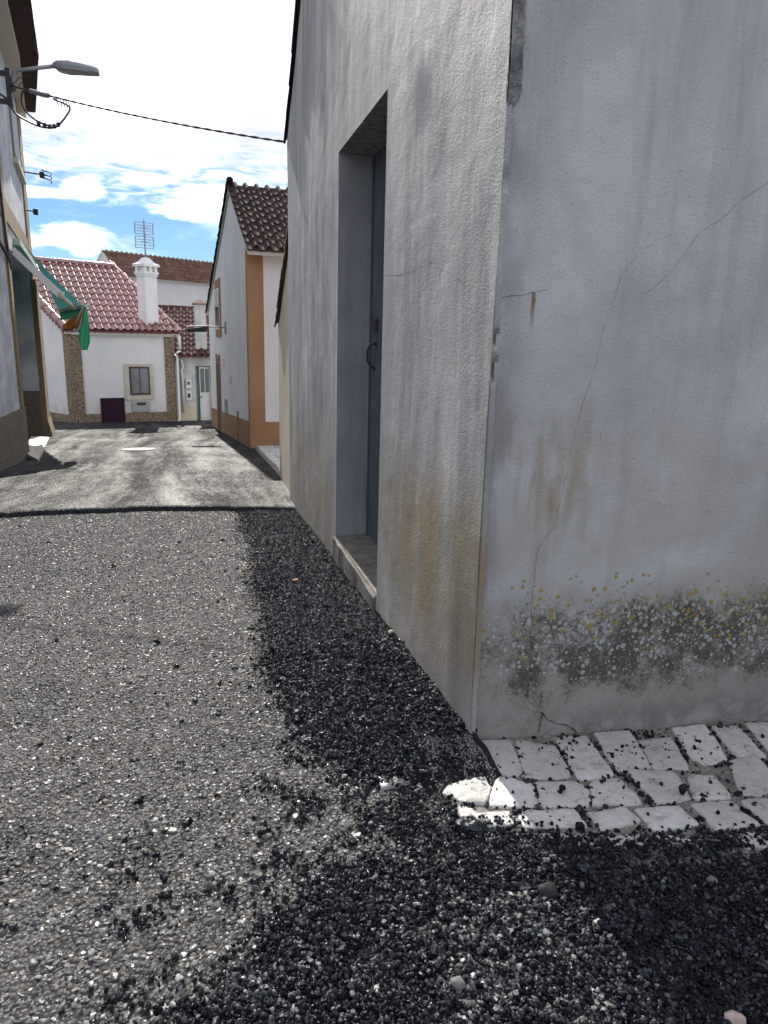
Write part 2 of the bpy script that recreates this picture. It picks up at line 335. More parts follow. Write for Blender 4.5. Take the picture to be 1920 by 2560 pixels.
pmat('render_side', b_render_side, rough=.72, spec=.35)
pmat('render_front', b_render_front, rough=.85, spec=.25)
pmat('reveal', b_mottle((.25, .255, .27), (.34, .345, .36), 2.2, 50, .35, .006, (9, 9, .7), (.17, .175, .19)), rough=.8)
pmat('broken_mortar', b_mottle((.17, .165, .17), (.33, .32, .32), 22, 45, .9, .02), rough=.9)
pmat('step_concrete', b_mottle((.11, .10, .09), (.20, .18, .16), 14, 120, .6, .008), rough=.85)
pmat('crack', color=(.035, .032, .03), rough=1, spec=0)  # near-black colour stands in for the shade inside the cracks
pmat('door_metal', b_mottle((.060, .070, .086), (.085, .097, .115), 6, 90, .15, .003, (1, 20, .6), (.045, .052, .07)), rough=.6, spec=.3)
pmat('dark_metal', color=(.045, .047, .055), rough=.5, metal=.4)
pmat('galvanised', color=(.30, .31, .33), rough=.45, metal=.6)
pmat('lamp_grey', b_mottle((.24, .255, .28), (.30, .315, .34), 8), rough=.45)
pmat('lamp_glass', color=(.32, .31, .29), rough=.25)
pmat('rubber', color=(.02, .02, .023), rough=.5)
pmat('clean_white', b_white(-2.4, .25, 1.17), rough=.85, spec=.25)
pmat('white_wall', b_white(-2.3, .5), rough=.85, spec=.25)
pmat('old_white', b_mottle((.42, .43, .44), (.60, .60, .59), 3, 40, .3, .006, (7, 7, .5), (.36, .36, .355)), rough=.85, spec=.25)
pmat('weathered_white', b_mottle((.36, .38, .43), (.56, .57, .61), 2.3, 40, .3, .006, (6, 6, .55), (.20, .19, .175)), rough=.85, spec=.25)
pmat('cream', b_mottle((.56, .50, .37), (.66, .60, .46), 1.7, 50, .25, .005, (8, 8, .5), (.46, .41, .32)), rough=.85, spec=.25)
pmat('ochre', b_mottle((.34, .19, .10), (.40, .235, .13), 1.5, 40, .2, .004), rough=.85, spec=.25)
pmat('quoin_stone', b_stonedash((.20, .145, .095), (.40, .31, .21), (.13, .10, .07), 26), rough=.85)
pmat('tan_dash', b_stonedash((.30, .215, .12), (.43, .33, .20), (.22, .16, .095), 60), rough=.85)
pmat('dirty_dash', b_stonedash((.20, .165, .12), (.33, .28, .21), (.11, .095, .08), 60), rough=.85)
pmat('tile_red', b_tile((.20, .062, .058), (.29, .10, .088), (.15, .05, .052), .22, .16, .25), rough=.30, spec=.45)
pmat('tile_dark', b_tile((.055, .040, .042), (.125, .080, .073), (.042, .036, .038), .5, .008, .45), rough=.75, spec=.25)
pmat('tile_brown', b_tile((.15, .075, .055), (.25, .13, .09), (.085, .06, .05), .5), rough=.75, spec=.25)
pmat('tile_plum', b_tile((.085, .040, .042), (.15, .075, .070), (.055, .035, .038), .3, .015, .5), rough=.8, spec=.2)
pmat('tile_clay', b_tile((.34, .22, .15), (.46, .33, .23), (.20, .16, .125), .4), rough=.7)
pmat('mortar_white', color=(.62, .60, .57), rough=.9)
pmat('stone_frame', b_mottle((.50, .46, .38), (.58, .54, .46), 4, 60, .2, .003), rough=.8)
pmat('dark_frame', color=(.055, .030, .035), rough=.4)
pmat('plum_shutter', color=(.030, .011, .026), rough=.6, spec=.2)
pmat('curtain', b_mottle((.13, .135, .15), (.21, .215, .235), 2, 20, .1, .003, (26, 26, .2), (.09, .095, .11)), rough=.3, spec=.5)
pmat('glass', color=(.05, .06, .07), rough=.08, spec=.8)
pmat('pane_glass', color=(.16, .19, .20), rough=.12, spec=.7)
pmat('grey_paint', color=(.34, .37, .37), rough=.6)
pmat('white_paint', color=(.74, .75, .75), rough=.45)
pmat('door_green', color=(.045, .13, .12), rough=.5)
pmat('door_brown', color=(.10, .055, .035), rough=.6)
pmat('slab_stone', b_mottle((.50, .45, .39), (.64, .58, .51), 6, 60, .25, .004), rough=.7)
pmat('shutter_grey', color=(.26, .28, .33), rough=.6)
pmat('soffit', color=(.55, .50, .42), rough=.85)
pmat('road_old', b_road_old, rough=.72, spec=.45)
pmat('road_new', b_road_new, rough=.7, spec=.12)
pmat('bitumen', b_black, rough=.45, spec=.25)
pmat('crumb', b_crumb, rough=.4, spec=.30)
pmat('pebble', b_pebble, rough=.5, spec=.4)
pmat('cobble', b_cobble, rough=.62, spec=.35)
pmat('bed', b_bed, rough=.95, spec=.2)
pmat('earth', b_mottle((.10, .09, .075), (.17, .15, .12), 1.5, 20, .4, .01), rough=.95)
pmat('awning_cloth', b_awning, rough=.8)
pmat('flag_green', b_cloth((.015, .11, .062), (.02, .15, .08)), rough=.8)
pmat('flag_white', b_cloth((.62, .62, .60), (.5, .5, .48)), rough=.8)
pmat('flag_orange', b_cloth((.34, .15, .025), (.45, .20, .03)), rough=.8)
pmat('pale_cloth', color=(.40, .52, .46), rough=.8)
pmat('iron', b_mottle((.05, .048, .046), (.10, .095, .09), 30, 80, .4, .004), rough=.6)
pmat('pink_stone', b_mottle((.42, .30, .27), (.52, .42, .38), 40, 120, .3, .003), rough=.7)
pmat('brick_red', color=(.35, .09, .05), rough=.8)
pmat('straw', color=(.36, .29, .17), rough=.8)

# ------------------------------------------------------------------ mesh helpers
WL = {}
def V3(p): return Vector((float(p[0]), float(p[1]), float(p[2])))
def thing(name, loc, label, cat, group=None):
    o = bpy.data.objects.new(name, None); col.objects.link(o); o.location = loc
    o['label'] = label; o['category'] = cat
    if group: o['group'] = group
    WL[o] = V3(loc); return o
def tag(o, label, cat, group=None):
    o['label'] = label; o['category'] = cat
    if group: o['group'] = group
    return o
class MB:
    def __init__(s): s.v = []; s.f = []
    def add(s, vs, fs):
        k = len(s.v); s.v += [tuple(map(float, p)) for p in vs]; s.f += [tuple(i+k for i in f) for f in fs]; return s
    def box(s, o, ux, uy, uz):       # corner o and three edge vectors
        o, ux, uy, uz = map(V3, (o, ux, uy, uz))
        p = [o, o+ux, o+ux+uy, o+uy]; p += [q+uz for q in p]
        fs = [(0, 3, 2, 1), (4, 5, 6, 7), (0, 1, 5, 4), (1, 2, 6, 5), (2, 3, 7, 6), (3, 0, 4, 7)]
        if ux.cross(uy).dot(uz) < 0: fs = [f[::-1] for f in fs]
        return s.add(p, fs)
    def ab(s, a, b): return s.box(a, (b[0]-a[0], 0, 0), (0, b[1]-a[1], 0), (0, 0, b[2]-a[2]))
    def prism(s, poly, ext):         # planar 3D polygon extruded along ext
        poly = [V3(p) for p in poly]; e = V3(ext); n = len(poly)
        nrm = Vector((0, 0, 0))
        for i in range(n): nrm += poly[i].cross(poly[(i+1) % n])
        fs = [tuple(range(n))[::-1], tuple(range(n, 2*n))] + [(i, (i+1) % n, n+(i+1) % n, n+i) for i in range(n)]
        if nrm.dot(e) < 0: fs = [f[::-1] for f in fs]
        return s.add(poly + [p+e for p in poly], fs)
    def tube(s, path, r, n=8, r2=None):
        path = [V3(p) for p in path]; m = len(path); vs = []; prev = None
        for i, p in enumerate(path):
            d = (path[min(i+1, m-1)] - path[max(i-1, 0)]).normalized()
            a = prev if prev is not None else (Vector((0, 0, 1)) if abs(d.z) < .9 else Vector((1, 0, 0)))
            x = (a - d*a.dot(d)).normalized(); y = d.cross(x); prev = x
            rr = r if r2 is None else r + (r2-r)*i/(m-1)
            vs += [p + (x*math.cos(2*math.pi*k/n) + y*math.sin(2*math.pi*k/n))*rr for k in range(n)]
        fs = [(i*n+k, i*n+(k+1) % n, (i+1)*n+(k+1) % n, (i+1)*n+k) for i in range(m-1) for k in range(n)]
        fs += [tuple(range(n))[::-1], tuple((m-1)*n+k for k in range(n))]
        return s.add(vs, fs)
    def grid(s, rows):               # list of rows of points
        m, n = len(rows), len(rows[0])
        return s.add([p for r in rows for p in r], [(i*n+j, i*n+j+1, (i+1)*n+j+1, (i+1)*n+j) for i in range(m-1) for j in range(n-1)])
    def build(s, name, mat, parent=None, smooth=False, kind=None, label=None, bevel=0):
        me = bpy.data.meshes.new(name)
        a = np.array(s.v); c = (a.min(0)+a.max(0))/2
        me.from_pydata([tuple(p) for p in a-c], [], s.f); me.update()
        me.materials.append(MATS[mat])
        if smooth: me.polygons.foreach_set('use_smooth', [True]*len(me.polygons))
        o = bpy.data.objects.new(name, me); col.objects.link(o)
        WL[o] = V3(c)
        if parent is not None: o.parent = parent; o.location = WL[o]-WL[parent]
        else: o.location = WL[o]
        if kind: o['kind'] = kind
        if label: o['label'] = label
        if bevel:
            bv = o.modifiers.new('b', 'BEVEL'); bv.width = bevel; bv.segments = 2; bv.limit_method = 'ANGLE'
        return o
def inst(name, me, loc, rot, parent, scale=(1, 1, 1)):
    o = bpy.data.objects.new(name, me); col.objects.link(o)
    o.parent = parent; o.location = V3(loc)-WL[parent]; o.rotation_euler = rot; o.scale = scale
    WL[o] = V3(loc); return o
def frame_rot(x, y, z): return Matrix(((x.x, y.x, z.x), (x.y, y.y, z.y), (x.z, y.z, z.z))).to_euler()
def stile_mesh(name, w, l, mat, roll=.055):
    prof = [(0, .012), (.13, .002), (.28, .001), (.42, .010), (.50, .45*roll), (.58, .80*roll), (.70, roll), (.82, .82*roll), (.93, .42*roll), (1.03, .008)]
    m = MB(); n = len(prof); rows = []
    for yy, dz in ((0, .028), (l*.5, .014), (l, 0)):
        rows.append([(w*x, yy, z+dz) for x, z in prof])
    m.grid(rows); k = len(m.v)
    m.add([(w*x, 0, z+.028) for x, z in prof] + [(w*x, .004, z+.028-.018) for x, z in prof], [(j, n+j, n+j+1, j+1) for j in range(n-1)])
    m.add([(w*x, .004, z+.010) for x, z in prof] + [(w*x, .05, z+.006) for x, z in prof], [(j, n+j, n+j+1, j+1) for j in range(n-1)])
    me = bpy.data.meshes.new(name); me.from_pydata(m.v, [], m.f); me.materials.append(MATS[mat]); me.update()
    me.polygons.foreach_set('use_smooth', [True]*len(me.polygons)); return me
def barrel_mesh(name, r, l, mat, taper=.86, th=.016, n=9):
    m = MB(); rows = []
    for yy, rr in ((0, r), (l, r*taper)):
        rows.append([(rr*math.cos(math.pi*(1-i/(n-1))), yy, rr*math.sin(math.pi*i/(n-1))) for i in range(n)])
    m.grid(rows)
    o = [(r*math.cos(math.pi*(1-i/(n-1))), 0, r*math.sin(math.pi*i/(n-1))) for i in range(n)]
    q = [((r-th)*math.cos(math.pi*(1-i/(n-1))), .002, (r-th)*math.sin(math.pi*i/(n-1))) for i in range(n)]
    m.add(o+q, [(j, n+j, n+j+1, j+1) for j in range(n-1)])
    q2 = [((r*taper-th)*math.cos(math.pi*(1-i/(n-1))), l, (r*taper-th)*math.sin(math.pi*i/(n-1))) for i in range(n)]
    m.grid([q2, q])
    me = bpy.data.meshes.new(name); me.from_pydata(m.v, [], m.f); me.materials.append(MATS[mat]); me.update()
    me.polygons.foreach_set('use_smooth', [True]*len(me.polygons)); return me
def inpoly(x, y, P):
    c = False; n = len(P)
    for i in range(n):
        x1, y1 = P[i]; x2, y2 = P[(i+1) % n]
        if (y1 > y) != (y2 > y) and x < (x2-x1)*(y-y1)/(y2-y1)+x1: c = not c
    return c
def tile_field(roof, me, P0, along, upv, poly3, w, ex, lift=.02, jit=.004):
    """cover the planar polygon poly3 (3D) with tiles: columns along `along`, courses going up `upv`"""
    P0 = V3(P0); a = V3(along).normalized(); u = V3(upv); u = (u-a*u.dot(a)).normalized(); n = a.cross(u)
    if n.z < 0: n = -n
    x = u.cross(n)
    poly = [((V3(p)-P0).dot(x), (V3(p)-P0).dot(u)) for p in poly3]
    xs = [p[0] for p in poly]; us = [p[1] for p in poly]; cnt = 0
    for j in range(int(math.floor(min(us)/ex)), int(math.ceil(max(us)/ex))):
        for i in range(int(math.floor(min(xs)/w)), int(math.ceil(max(xs)/w))):
            if not inpoly((i+.55)*w, (j+.5)*ex, poly): continue
            q = P0 + x*(i*w+random.uniform(-jit, jit)) + u*(j*ex+random.uniform(-jit, jit)) + n*lift
            e = frame_rot(x, u, n); e.rotate_axis('Z', random.uniform(-.012, .012))
            inst('roof_tile', me, q, e, roof); cnt += 1
    return cnt
def barrel_row(roof, name, me, A, B, step, nrm=(0, 0, 1), start=0.0):
    A, B = V3(A), V3(B); d = (B-A); L = d.length; d.normalize(); n = V3(nrm); n = (n-d*n.dot(d)).normalized(); x = d.cross(n)
    k = start
    while k < L-.05:
        e = frame_rot(x, d, n); e.rotate_axis('Z', random.uniform(-.03, .03))
        inst(name, me, A+d*k+n*random.uniform(-.004, .004), e, roof); k += step

def G(x, y):
    y_ = np.minimum(y, 24.0); s = (y_-2.0)/.5
    z = -1.17 - .069*.5*np.where(s > 20, s, np.log1p(np.exp(np.minimum(s, 20))))
    lat = -.06*np.clip(x-.75, 0, 2.0)*np.clip((3-y)/1.0, 0, 1)
    return z + lat
def g(x, y): return float(G(np.array(float(x)), np.array(float(y))))
def vnoise(x, y, seed=0):
    """smooth value noise on numpy arrays"""
    r = np.random.default_rng(seed); T = r.random((64, 64))
    xi = np.floor(x).astype(int); yi = np.floor(y).astype(int); fx = x-xi; fy = y-yi
    fx = fx*fx*(3-2*fx); fy = fy*fy*(3-2*fy)
    q = lambda i, j: T[(xi+i) % 64, (yi+j) % 64]
    return (q(0, 0)*(1-fx)+q(1, 0)*fx)*(1-fy) + (q(0, 1)*(1-fx)+q(1, 1)*fx)*fy
def fb(x, y, seed=0): return .55*vnoise(x, y, seed)+.3*vnoise(2.1*x+5, 2.1*y, seed+1)+.15*vnoise(4.3*x, 4.3*y+9, seed+2)
def lin(v, pts): return np.interp(v, [p[0] for p in pts], [p[1] for p in pts])
def ss(v, a, b): t_ = np.clip((v-a)/(b-a), 0, 1); return t_*t_*(3-2*t_)

# ------------------------------------------------------------------ ground, road, paving
def sheet(name, xs, ys, fz, mat, kind='structure'):
    m = MB(); m.grid([[(x, y, fz(x, y)) for x in xs] for y in ys]); return m.build(name, mat, kind=kind, smooth=True)
far = [-400, -150, -60, -30, -15]
sheet('ground', far+list(np.linspace(-10, 10, 21))+[15, 30, 60, 150, 400], far+list(np.linspace(-10, 40, 51))+[60, 150, 400], lambda x, y: g(x, y)-.05, 'earth')
sheet('road', np.linspace(-7, 7, 57), np.linspace(-5, 26, 125), lambda x, y: g(x, y), 'road_old')
# newer asphalt course laid over the old one, with a ragged end joint across the street
seam = [(-7, 6.1), (-1.6, 6.08), (-1.1, 6.16), (-.5, 6.2), (.1, 6.08), (.5, 5.95), (.76, 5.86), (7, 5.8)]
xs = np.concatenate([np.linspace(-7, -1.9, 12), np.linspace(-1.8, .9, 136), np.linspace(1.0, 7, 10)])
sy = lin(xs, seam) + .05*(fb(xs*5, xs*0, 3)-.5) + .035*(fb(xs*22, xs*0+4, 5)-.5)
m = MB(); rows = []
rows.append([(x, y0-.012, g(x, y0)-.01) for x, y0 in zip(xs, sy)])
rows.append([(x, y0-.002, g(x, y0)+.024) for x, y0 in zip(xs, sy)])
rows.append([(x, y0+.02, g(x, y0)+.034) for x, y0 in zip(xs, sy)])
rows.append([(x, y0+.16, g(x, y0)+.034) for x, y0 in zip(xs, sy)])
for yv in list(np.linspace(6.6, 26, 70)): rows.append([(x, yv, g(x, yv)+.034) for x in xs])
m.grid(rows); m.build('asphalt_layer', 'road_new', kind='structure', smooth=True)
# tarred lip of that joint
m = MB(); rows = []
for dy, dz in ((-.045, -.004), (-.034, .010), (-.026, .026), (-.018, .036), (.004, .042), (.035, .030)):
    rows.append([(x, y0+dy*(.35+1.3*float(fb(np.array(x*9), np.array(2.), 8))), g(x, y0)+dz+.008*(float(fb(np.array(x*30), np.array(1.+dy*40), 9))-.5)) for x, y0 in zip(xs, sy)])
m.grid(rows); m.build('tar_joint', 'bitumen', kind='structure')

XB = [(1.50, .56), (1.62, .48), (1.75, .37), (1.9, .26), (2.43, .225), (3.3, .245), (4.3, .281), (5.74, .287), (6.3, .29)]      # y -> edge of black strip
YB = [(-.45, .80), (-.3, .92), (-.14, 1.04), (-.05, 1.15), (.078, 1.22), (.146, 1.30), (.29, 1.36), (.46, 1.36), (.64, 1.39), (.9, 1.275), (1.33, 1.23), (2.2, 1.2)]  # x -> edge of loose black asphalt
def strip_h(x, y):
    xb = lin(y, XB); k = np.clip((x-xb)/(.76-xb), 0, 1)
    return .004 + (.012+.022*ss(y, 3.5, 1.8))*ss(k, 0, .5)*(.6+.8*fb(x*14, y*14, 21))*ss(y, 1.52, 1.75)
m = MB(); rows = []
for yv in np.linspace(1.56, 6.0, 150):
    xb = lin(yv, XB)+.05*(float(fb(np.array(yv*7), np.array(0.), 11))-.5)+.02*(float(fb(np.array(yv*30), np.array(0.), 13))-.5)
    rows.append([(x, yv, g(x, yv)+(float(strip_h(np.array(x), np.array(yv))) if j else -.003)) for j, x in enumerate(np.linspace(xb, .775, 22))])
m.grid(rows); m.build('asphalt_strip', 'bitumen', kind='structure', smooth=True)
m = MB(); rows = []
for xv in np.linspace(-.4, 2.2, 150):
    yb = lin(xv, YB)-.02+.05*(float(fb(np.array(xv*9), np.array(3.), 15))-.5)+.03*(float(fb(np.array(xv*33), np.array(3.), 16))-.5)
    rows.append([(xv, y, g(xv, y)+(.004+.008*float(fb(np.array(xv*25), np.array(y*25), 17)) if j else -.003)) for j, y in enumerate(np.linspace(yb, .30, 30))])
m.grid(rows); m.build('asphalt_spill', 'bitumen', kind='structure', smooth=True)

# paving strip of white limestone setts at the foot of the wall
STONES = [[(0.768,1.754),(0.886,1.756),(0.836,1.6),(0.721,1.626)],[(0.903,1.749),(1.004,1.734),(0.973,1.574),(0.84,1.582)],[(1.032,1.75),(1.145,1.748),(1.099,1.565),(0.988,1.56)],[(1.174,1.758),(1.3,1.764),(1.242,1.589),(1.125,1.58)],[(1.298,1.739),(1.42,1.739),(1.356,1.571),(1.246,1.577)],[(1.457,1.761),(1.586,1.772),(1.516,1.595),(1.386,1.562)],[(1.606,1.774),(1.713,1.777),(1.654,1.599),(1.553,1.604)],[(1.743,1.78),(1.853,1.78),(1.794,1.609),(1.689,1.61)],[(1.878,1.777),(1.991,1.778),(1.916,1.6),(1.814,1.606)],
 [(0.674,1.644),(0.723,1.614),(0.721,1.555),(0.684,1.497),(0.62,1.519),(0.591,1.576)],[(0.768,1.603),(0.846,1.564),(0.82,1.455),(0.684,1.482),(0.732,1.562)],[(0.858,1.561),(0.974,1.554),(0.994,1.509),(0.951,1.438),(0.824,1.453)],[(1.02,1.549),(1.107,1.551),(1.114,1.485),(1.104,1.433),(0.968,1.445)],[(1.156,1.577),(1.299,1.563),(1.261,1.432),(1.148,1.429),(1.149,1.489)],[(1.326,1.537),(1.409,1.522),(1.379,1.42),(1.266,1.429)],[(1.505,1.58),(1.62,1.603),(1.576,1.459),(1.491,1.422),(1.42,1.425)],[(1.659,1.563),(1.77,1.57),(1.718,1.423),(1.592,1.422)],
 [(0.629,1.461),(0.726,1.457),(0.736,1.394),(0.653,1.409)],[(0.753,1.448),(0.901,1.433),(0.904,1.364),(0.74,1.383)],[(0.933,1.413),(1.044,1.425),(1.055,1.365),(0.93,1.346)],[(1.07,1.41),(1.204,1.411),(1.205,1.329),(1.069,1.324)],[(1.243,1.412),(1.366,1.413),(1.369,1.299),(1.236,1.305)],[(1.395,1.408),(1.488,1.405),(1.492,1.312),(1.39,1.304)],[(1.606,1.403),(1.699,1.399),(1.666,1.296),(1.534,1.299)],
 [(0.763,1.358),(0.897,1.342),(0.912,1.282),(0.772,1.296)],[(0.934,1.326),(1.048,1.324),(1.06,1.28),(0.936,1.272)],[(1.065,1.311),(1.185,1.297),(1.204,1.239),(1.069,1.249)],[(1.255,1.287),(1.367,1.285),(1.395,1.218),(1.266,1.223)],
 [(0.516,1.723),(0.573,1.742),(0.617,1.641),(0.544,1.602),(0.517,1.64)],[(0.669,1.675),(0.755,1.743),(0.756,1.716),(0.711,1.654)],[(0.434,1.698),(0.496,1.691),(0.515,1.634),(0.438,1.629)],[(0.611,1.505),(0.652,1.491),(0.644,1.453),(0.603,1.467)]]
m = MB(); rows = []
for yv in np.linspace(1.20, 1.83, 40):
    rows.append([(x, yv, g(x, yv)+.006+.006*float(fb(np.array(x*22), np.array(yv*22), 31))*min(1, max(0, (x-.42)*8))) for x in np.linspace(.60, 2.3, 100)])
m.grid(rows); pave = m.build('pavement', 'bed', kind='structure', smooth=True)
def sett(poly, top, seed):
    r = random.Random(seed); P = [Vector((p[0], 1.79 if p[1] > 1.745 and p[0] > .76 else p[1])) for p in poly]; n = len(P); c = sum(P, Vector((0, 0)))/n
    P = [Vector((c.x+(p.x-c.x)*1.07, min(1.797, c.y+(p.y-c.y)*1.06))) for p in P]
    ring = []
    for i in range(n):                          # subdivide the edges, nibble the corners
        a, b = P[i], P[(i+1) % n]
        for k in range(5):
            t_ = k/5; q = a.lerp(b, t_)
            if k == 0: q = q.lerp(c, .035)
            q += Vector((r.uniform(-.0036, .0036), r.uniform(-.0036, .0036))); ring.append(q)
    N = len(ring); tilt = (r.uniform(-.05, .05), r.uniform(-.05, .05))
    hz = lambda q, d: g(q.x, q.y)+top-d+tilt[0]*(q.x-c.x)+tilt[1]*(q.y-c.y)
    m = MB(); vs = []; 
    for sc_, d in ((1.0, .045), (1.0, .007), (.975, .0018), (.92, 0), (.6, -.0012), (.28, -.0014)):
        for q in ring:
            p = c+(q-c)*sc_; vs.append((p.x, p.y, hz(p, d)+(r.uniform(-.0013, .0013) if d < .008 else 0)))
    vs.append((c.x, c.y, hz(c, -.001)))
    fs = [(a*N+i, a*N+(i+1) % N, (a+1)*N+(i+1) % N, (a+1)*N+i) for a in range(5) for i in range(N)] + [(5*N+i, 5*N+(i+1) % N, 6*N) for i in range(N)]
    area = sum(ring[i].cross(ring[(i+1) % N]) if hasattr(ring[i], 'cross') else 0 for i in range(N))
    sgn = sum(ring[i].x*ring[(i+1) % N].y-ring[(i+1) % N].x*ring[i].y for i in range(N))
    if sgn < 0: fs = [f[::-1] for f in fs]
    m.add(vs, fs); return m
for i, p in enumerate(STONES):
    sett(p, .016 if i < 24 else .010, i+40).build('cobblestone', 'cobble', pave, smooth=True)

# ------------------------------------------------------------------ corner building (grey render)
XW, YF = .756, 1.80
cb = thing('corner_building', (2.5, 4, -1.3), 'grey cement-rendered building with recessed metal doorway and lichen on its wall', 'building')
def zgable(y): return 1.52 + (6.3-y)*.86 if y > 4.05 else 1.52+(6.3-4.05)*.86 - (4.05-y)*.86
DY0, DY1, DZ0, DZ1 = 3.0, 4.03, -1.146, .957
ys = sorted(set(list(np.linspace(YF+.004, DY0, 26))+list(np.linspace(DY0, DY1, 18))+list(np.linspace(DY1, 6.3, 40))+[DY0, DY1]))
zs = sorted(set(list(np.linspace(-1.75, DZ0, 14))+list(np.linspace(DZ0, DZ1, 40))+list(np.linspace(DZ1, 3.5, 40))))
def wx(y, z):
    k = ss(np.array(abs(y-3.5)), .52, .8)*1.0
    return XW + float(k)*.016*(float(fb(np.array(y*1.4), np.array(z*1.2), 50))-.5)
m = MB(); idx = {}
for j, z in enumerate(zs):
    for i, y in enumerate(ys):
        zt = min(z, zgable(y)); idx[i, j] = len(m.v); m.v.append((wx(y, zt), y, zt))
for j in range(len(zs)-1):
    for i in range(len(ys)-1):
        yc, zc = (ys[i]+ys[i+1])/2, (zs[j]+zs[j+1])/2
        if DY0 < yc < DY1 and DZ0 < zc < DZ1: continue
        if zs[j] > max(zgable(ys[i]), zgable(ys[i+1])): continue
        m.f.append((idx[i, j], idx[i, j+1], idx[i+1, j+1], idx[i+1, j]))
m.build('side_wall', 'render_side', cb, smooth=True)
# front wall
m = MB(); xs2 = np.linspace(.768, 6.5, 60); zs2 = np.linspace(-1.75, 1.55, 40)
m.grid([[(x, YF+.010+.008*(float(fb(np.array(x*1.1), np.array(z*1.3), 60))-.5), z) for x in xs2] for z in zs2])
m.build('front_wall', 'render_front', cb, smooth=True)
# rendered arris where the coarse coat laps over the fine one, chipped high up
m = MB(); rows = []
for z in np.linspace(-1.75, 1.5, 330):
    n1 = float(fb(np.array(z*16), np.array(.5), 70))-.5; n2 = float(fb(np.array(z*55), np.array(1.5), 71))-.5
    wlip = .011+.010*n1+.007*n2; wlip = max(.003, wlip)
    ch = float(ss(np.array(z), .555, .60))*(.8+.5*n1)          # big chip
    ch = max(ch, .75*float(ss(np.array(abs(z+.075+.02*n2)), .05, .008)), .7*float(ss(np.array(abs(z-.008+.012*n2)), .035, .004)), .45*float(ss(np.array(abs(z-.40+.02*n2)), .04, .005)))
    dx = .0035*n2
    rows.append([(wx(YF, z)+.0005, YF+.012, z), (XW+.0005+dx+.001*n1, YF+.003+.012*max(0, ch), z),
                 (XW+.003+dx, YF-.0015+.02*ch, z), (XW+.004+wlip*.5, YF-.003+.030*ch+.004*n2*ch, z), (XW+.004+wlip+.012*ch, YF-.0015+.022*ch+.006*n2*ch, z), (XW+.008+wlip+.016*ch, YF+.013+.004*n1*ch, z)])
m.grid([list(r) for r in rows])
m.build('plaster_edge', 'render_side', cb, smooth=False)
m = MB(); rows = []
for z in np.linspace(.545, 1.5, 90):
    n2 = float(fb(np.array(z*26), np.array(7.5), 75))-.5; n3 = float(fb(np.array(z*60), np.array(3.5), 76))-.5
    t_ = float(ss(np.array(z), .545, .60))
    a = XW+.004+.006*n2; bw = a+(.030+.010*n2+.006*n3)*t_+.004
    rows.append([(a+(bw-a)*k/8, YF-.004*t_+(.016*math.sin(math.pi*k/8)*.6+.010*(float(fb(np.array(z*40), np.array(k*.9), 77))-.5))*t_+(.006 if k in (0, 8) else 0), z) for k in range(9)])
m.grid(rows); m.build('broken_corner', 'broken_mortar', cb, smooth=False)
# closing walls and roof
m = MB(); m.ab((.90, 6.24, -1.75), (6.5, 6.30, 1.5)); m.ab((6.44, 1.9, -1.75), (6.5, 6.24, 1.5)); m.build('back_wall', 'reveal', cb)
m = MB()
for ya, yb in ((6.34, 4.05), (1.60, 4.05)):
    za, zb = 1.52-.10+.06, 1.52+2.25*.86+.06
    m.prism([(XW+.02, ya, za), (6.6, ya, za), (6.6, yb, zb), (XW+.02, yb, zb)], (0, 0, .05))
rf = m.build('roof', 'tile_dark', cb)
bm_v = barrel_mesh('verge_tile', .05, .40, 'tile_dark')
barrel_row(rf, 'verge_tile', bm_v, (XW+.025, 6.36, 1.55), (XW+.025, 4.05, 3.53), .24, (-.35, 0, 1))
barrel_row(rf, 'verge_tile', bm_v, (XW+.012, 1.62, 1.50), (XW+.012, 4.05, 3.53), .30, (-.35, 0, 1))
# doorway reveals, door, step
RV = .955
m = MB()
m.add([(XW, DY1, DZ0), (RV+.1, DY1+.01, DZ0), (RV+.1, DY1+.01, DZ1-.012), (XW, DY1, DZ1)], [(3, 2, 1, 0)])
m.add([(XW, DY0, DZ0), (RV+.1, DY0, DZ0), (RV+.1, DY0, DZ1), (XW, DY0, DZ1)], [(0, 1, 2, 3)])
m.build('door_reveal', 'reveal', cb)
m = MB(); m.add([(XW, DY0, DZ1), (RV+.1, DY0, DZ1), (RV+.1, DY1+.01, DZ1-.012), (XW, DY1, DZ1)], [(0, 1, 2, 3)]); m.build('lintel_soffit', 'broken_mortar', cb)
m = MB(); rows = []
ribs = []; y = DY0-.02
while y < DY1+.02:
    ribs += [(y, 0), (y+.030, 0), (y+.038, -.014), (y+.066, -.014), (y+.074, 0)]; y += .078
rows = [[(RV+d, yy, z) for yy, d in ribs] for z in (DZ0+.012, DZ1+.02)]
m.grid(rows); door = m.build('door', 'door_metal', cb)
m = MB(); m.tube([(RV-.012, 3.86, -.02), (RV-.045, 3.87, -.025), (RV-.058, 3.885, -.06), (RV-.055, 3.89, -.12), (RV-.03, 3.89, -.15), (RV-.012, 3.88, -.16)], .007, 8)
m.build('handle', 'dark_metal', door, smooth=True)
m = MB(); m.ab((RV-.024, 3.84, .05), (RV-.010, 3.92, .11)); m.build('lock', 'dark_metal', door, bevel=.003)
m = MB(); m.ab((RV-.012, DY1-.035, DZ0+.004), (RV+.02, DY1-.008, DZ1-.012)); m.build('door_frame', 'dark_metal', cb)
m = MB()
n_ = 24
prof = lambda y: [(XW-.010+.004*(float(fb(np.array(y*12), np.array(0.), 81))-.5), y, -1.62), (XW-.010+.010*(float(fb(np.array(y*9), np.array(2.), 82))-.5), y, -1.165), (XW+.004+.012*(float(fb(np.array(y*25), np.array(4.), 83))-.5), y, -1.148), (RV+.06, y, -1.140)]
m.grid([prof(y) for y in np.linspace(DY0+.012, DY1+.035, n_)][::-1])
e0 = prof(DY0+.012); e1 = prof(DY1+.035)
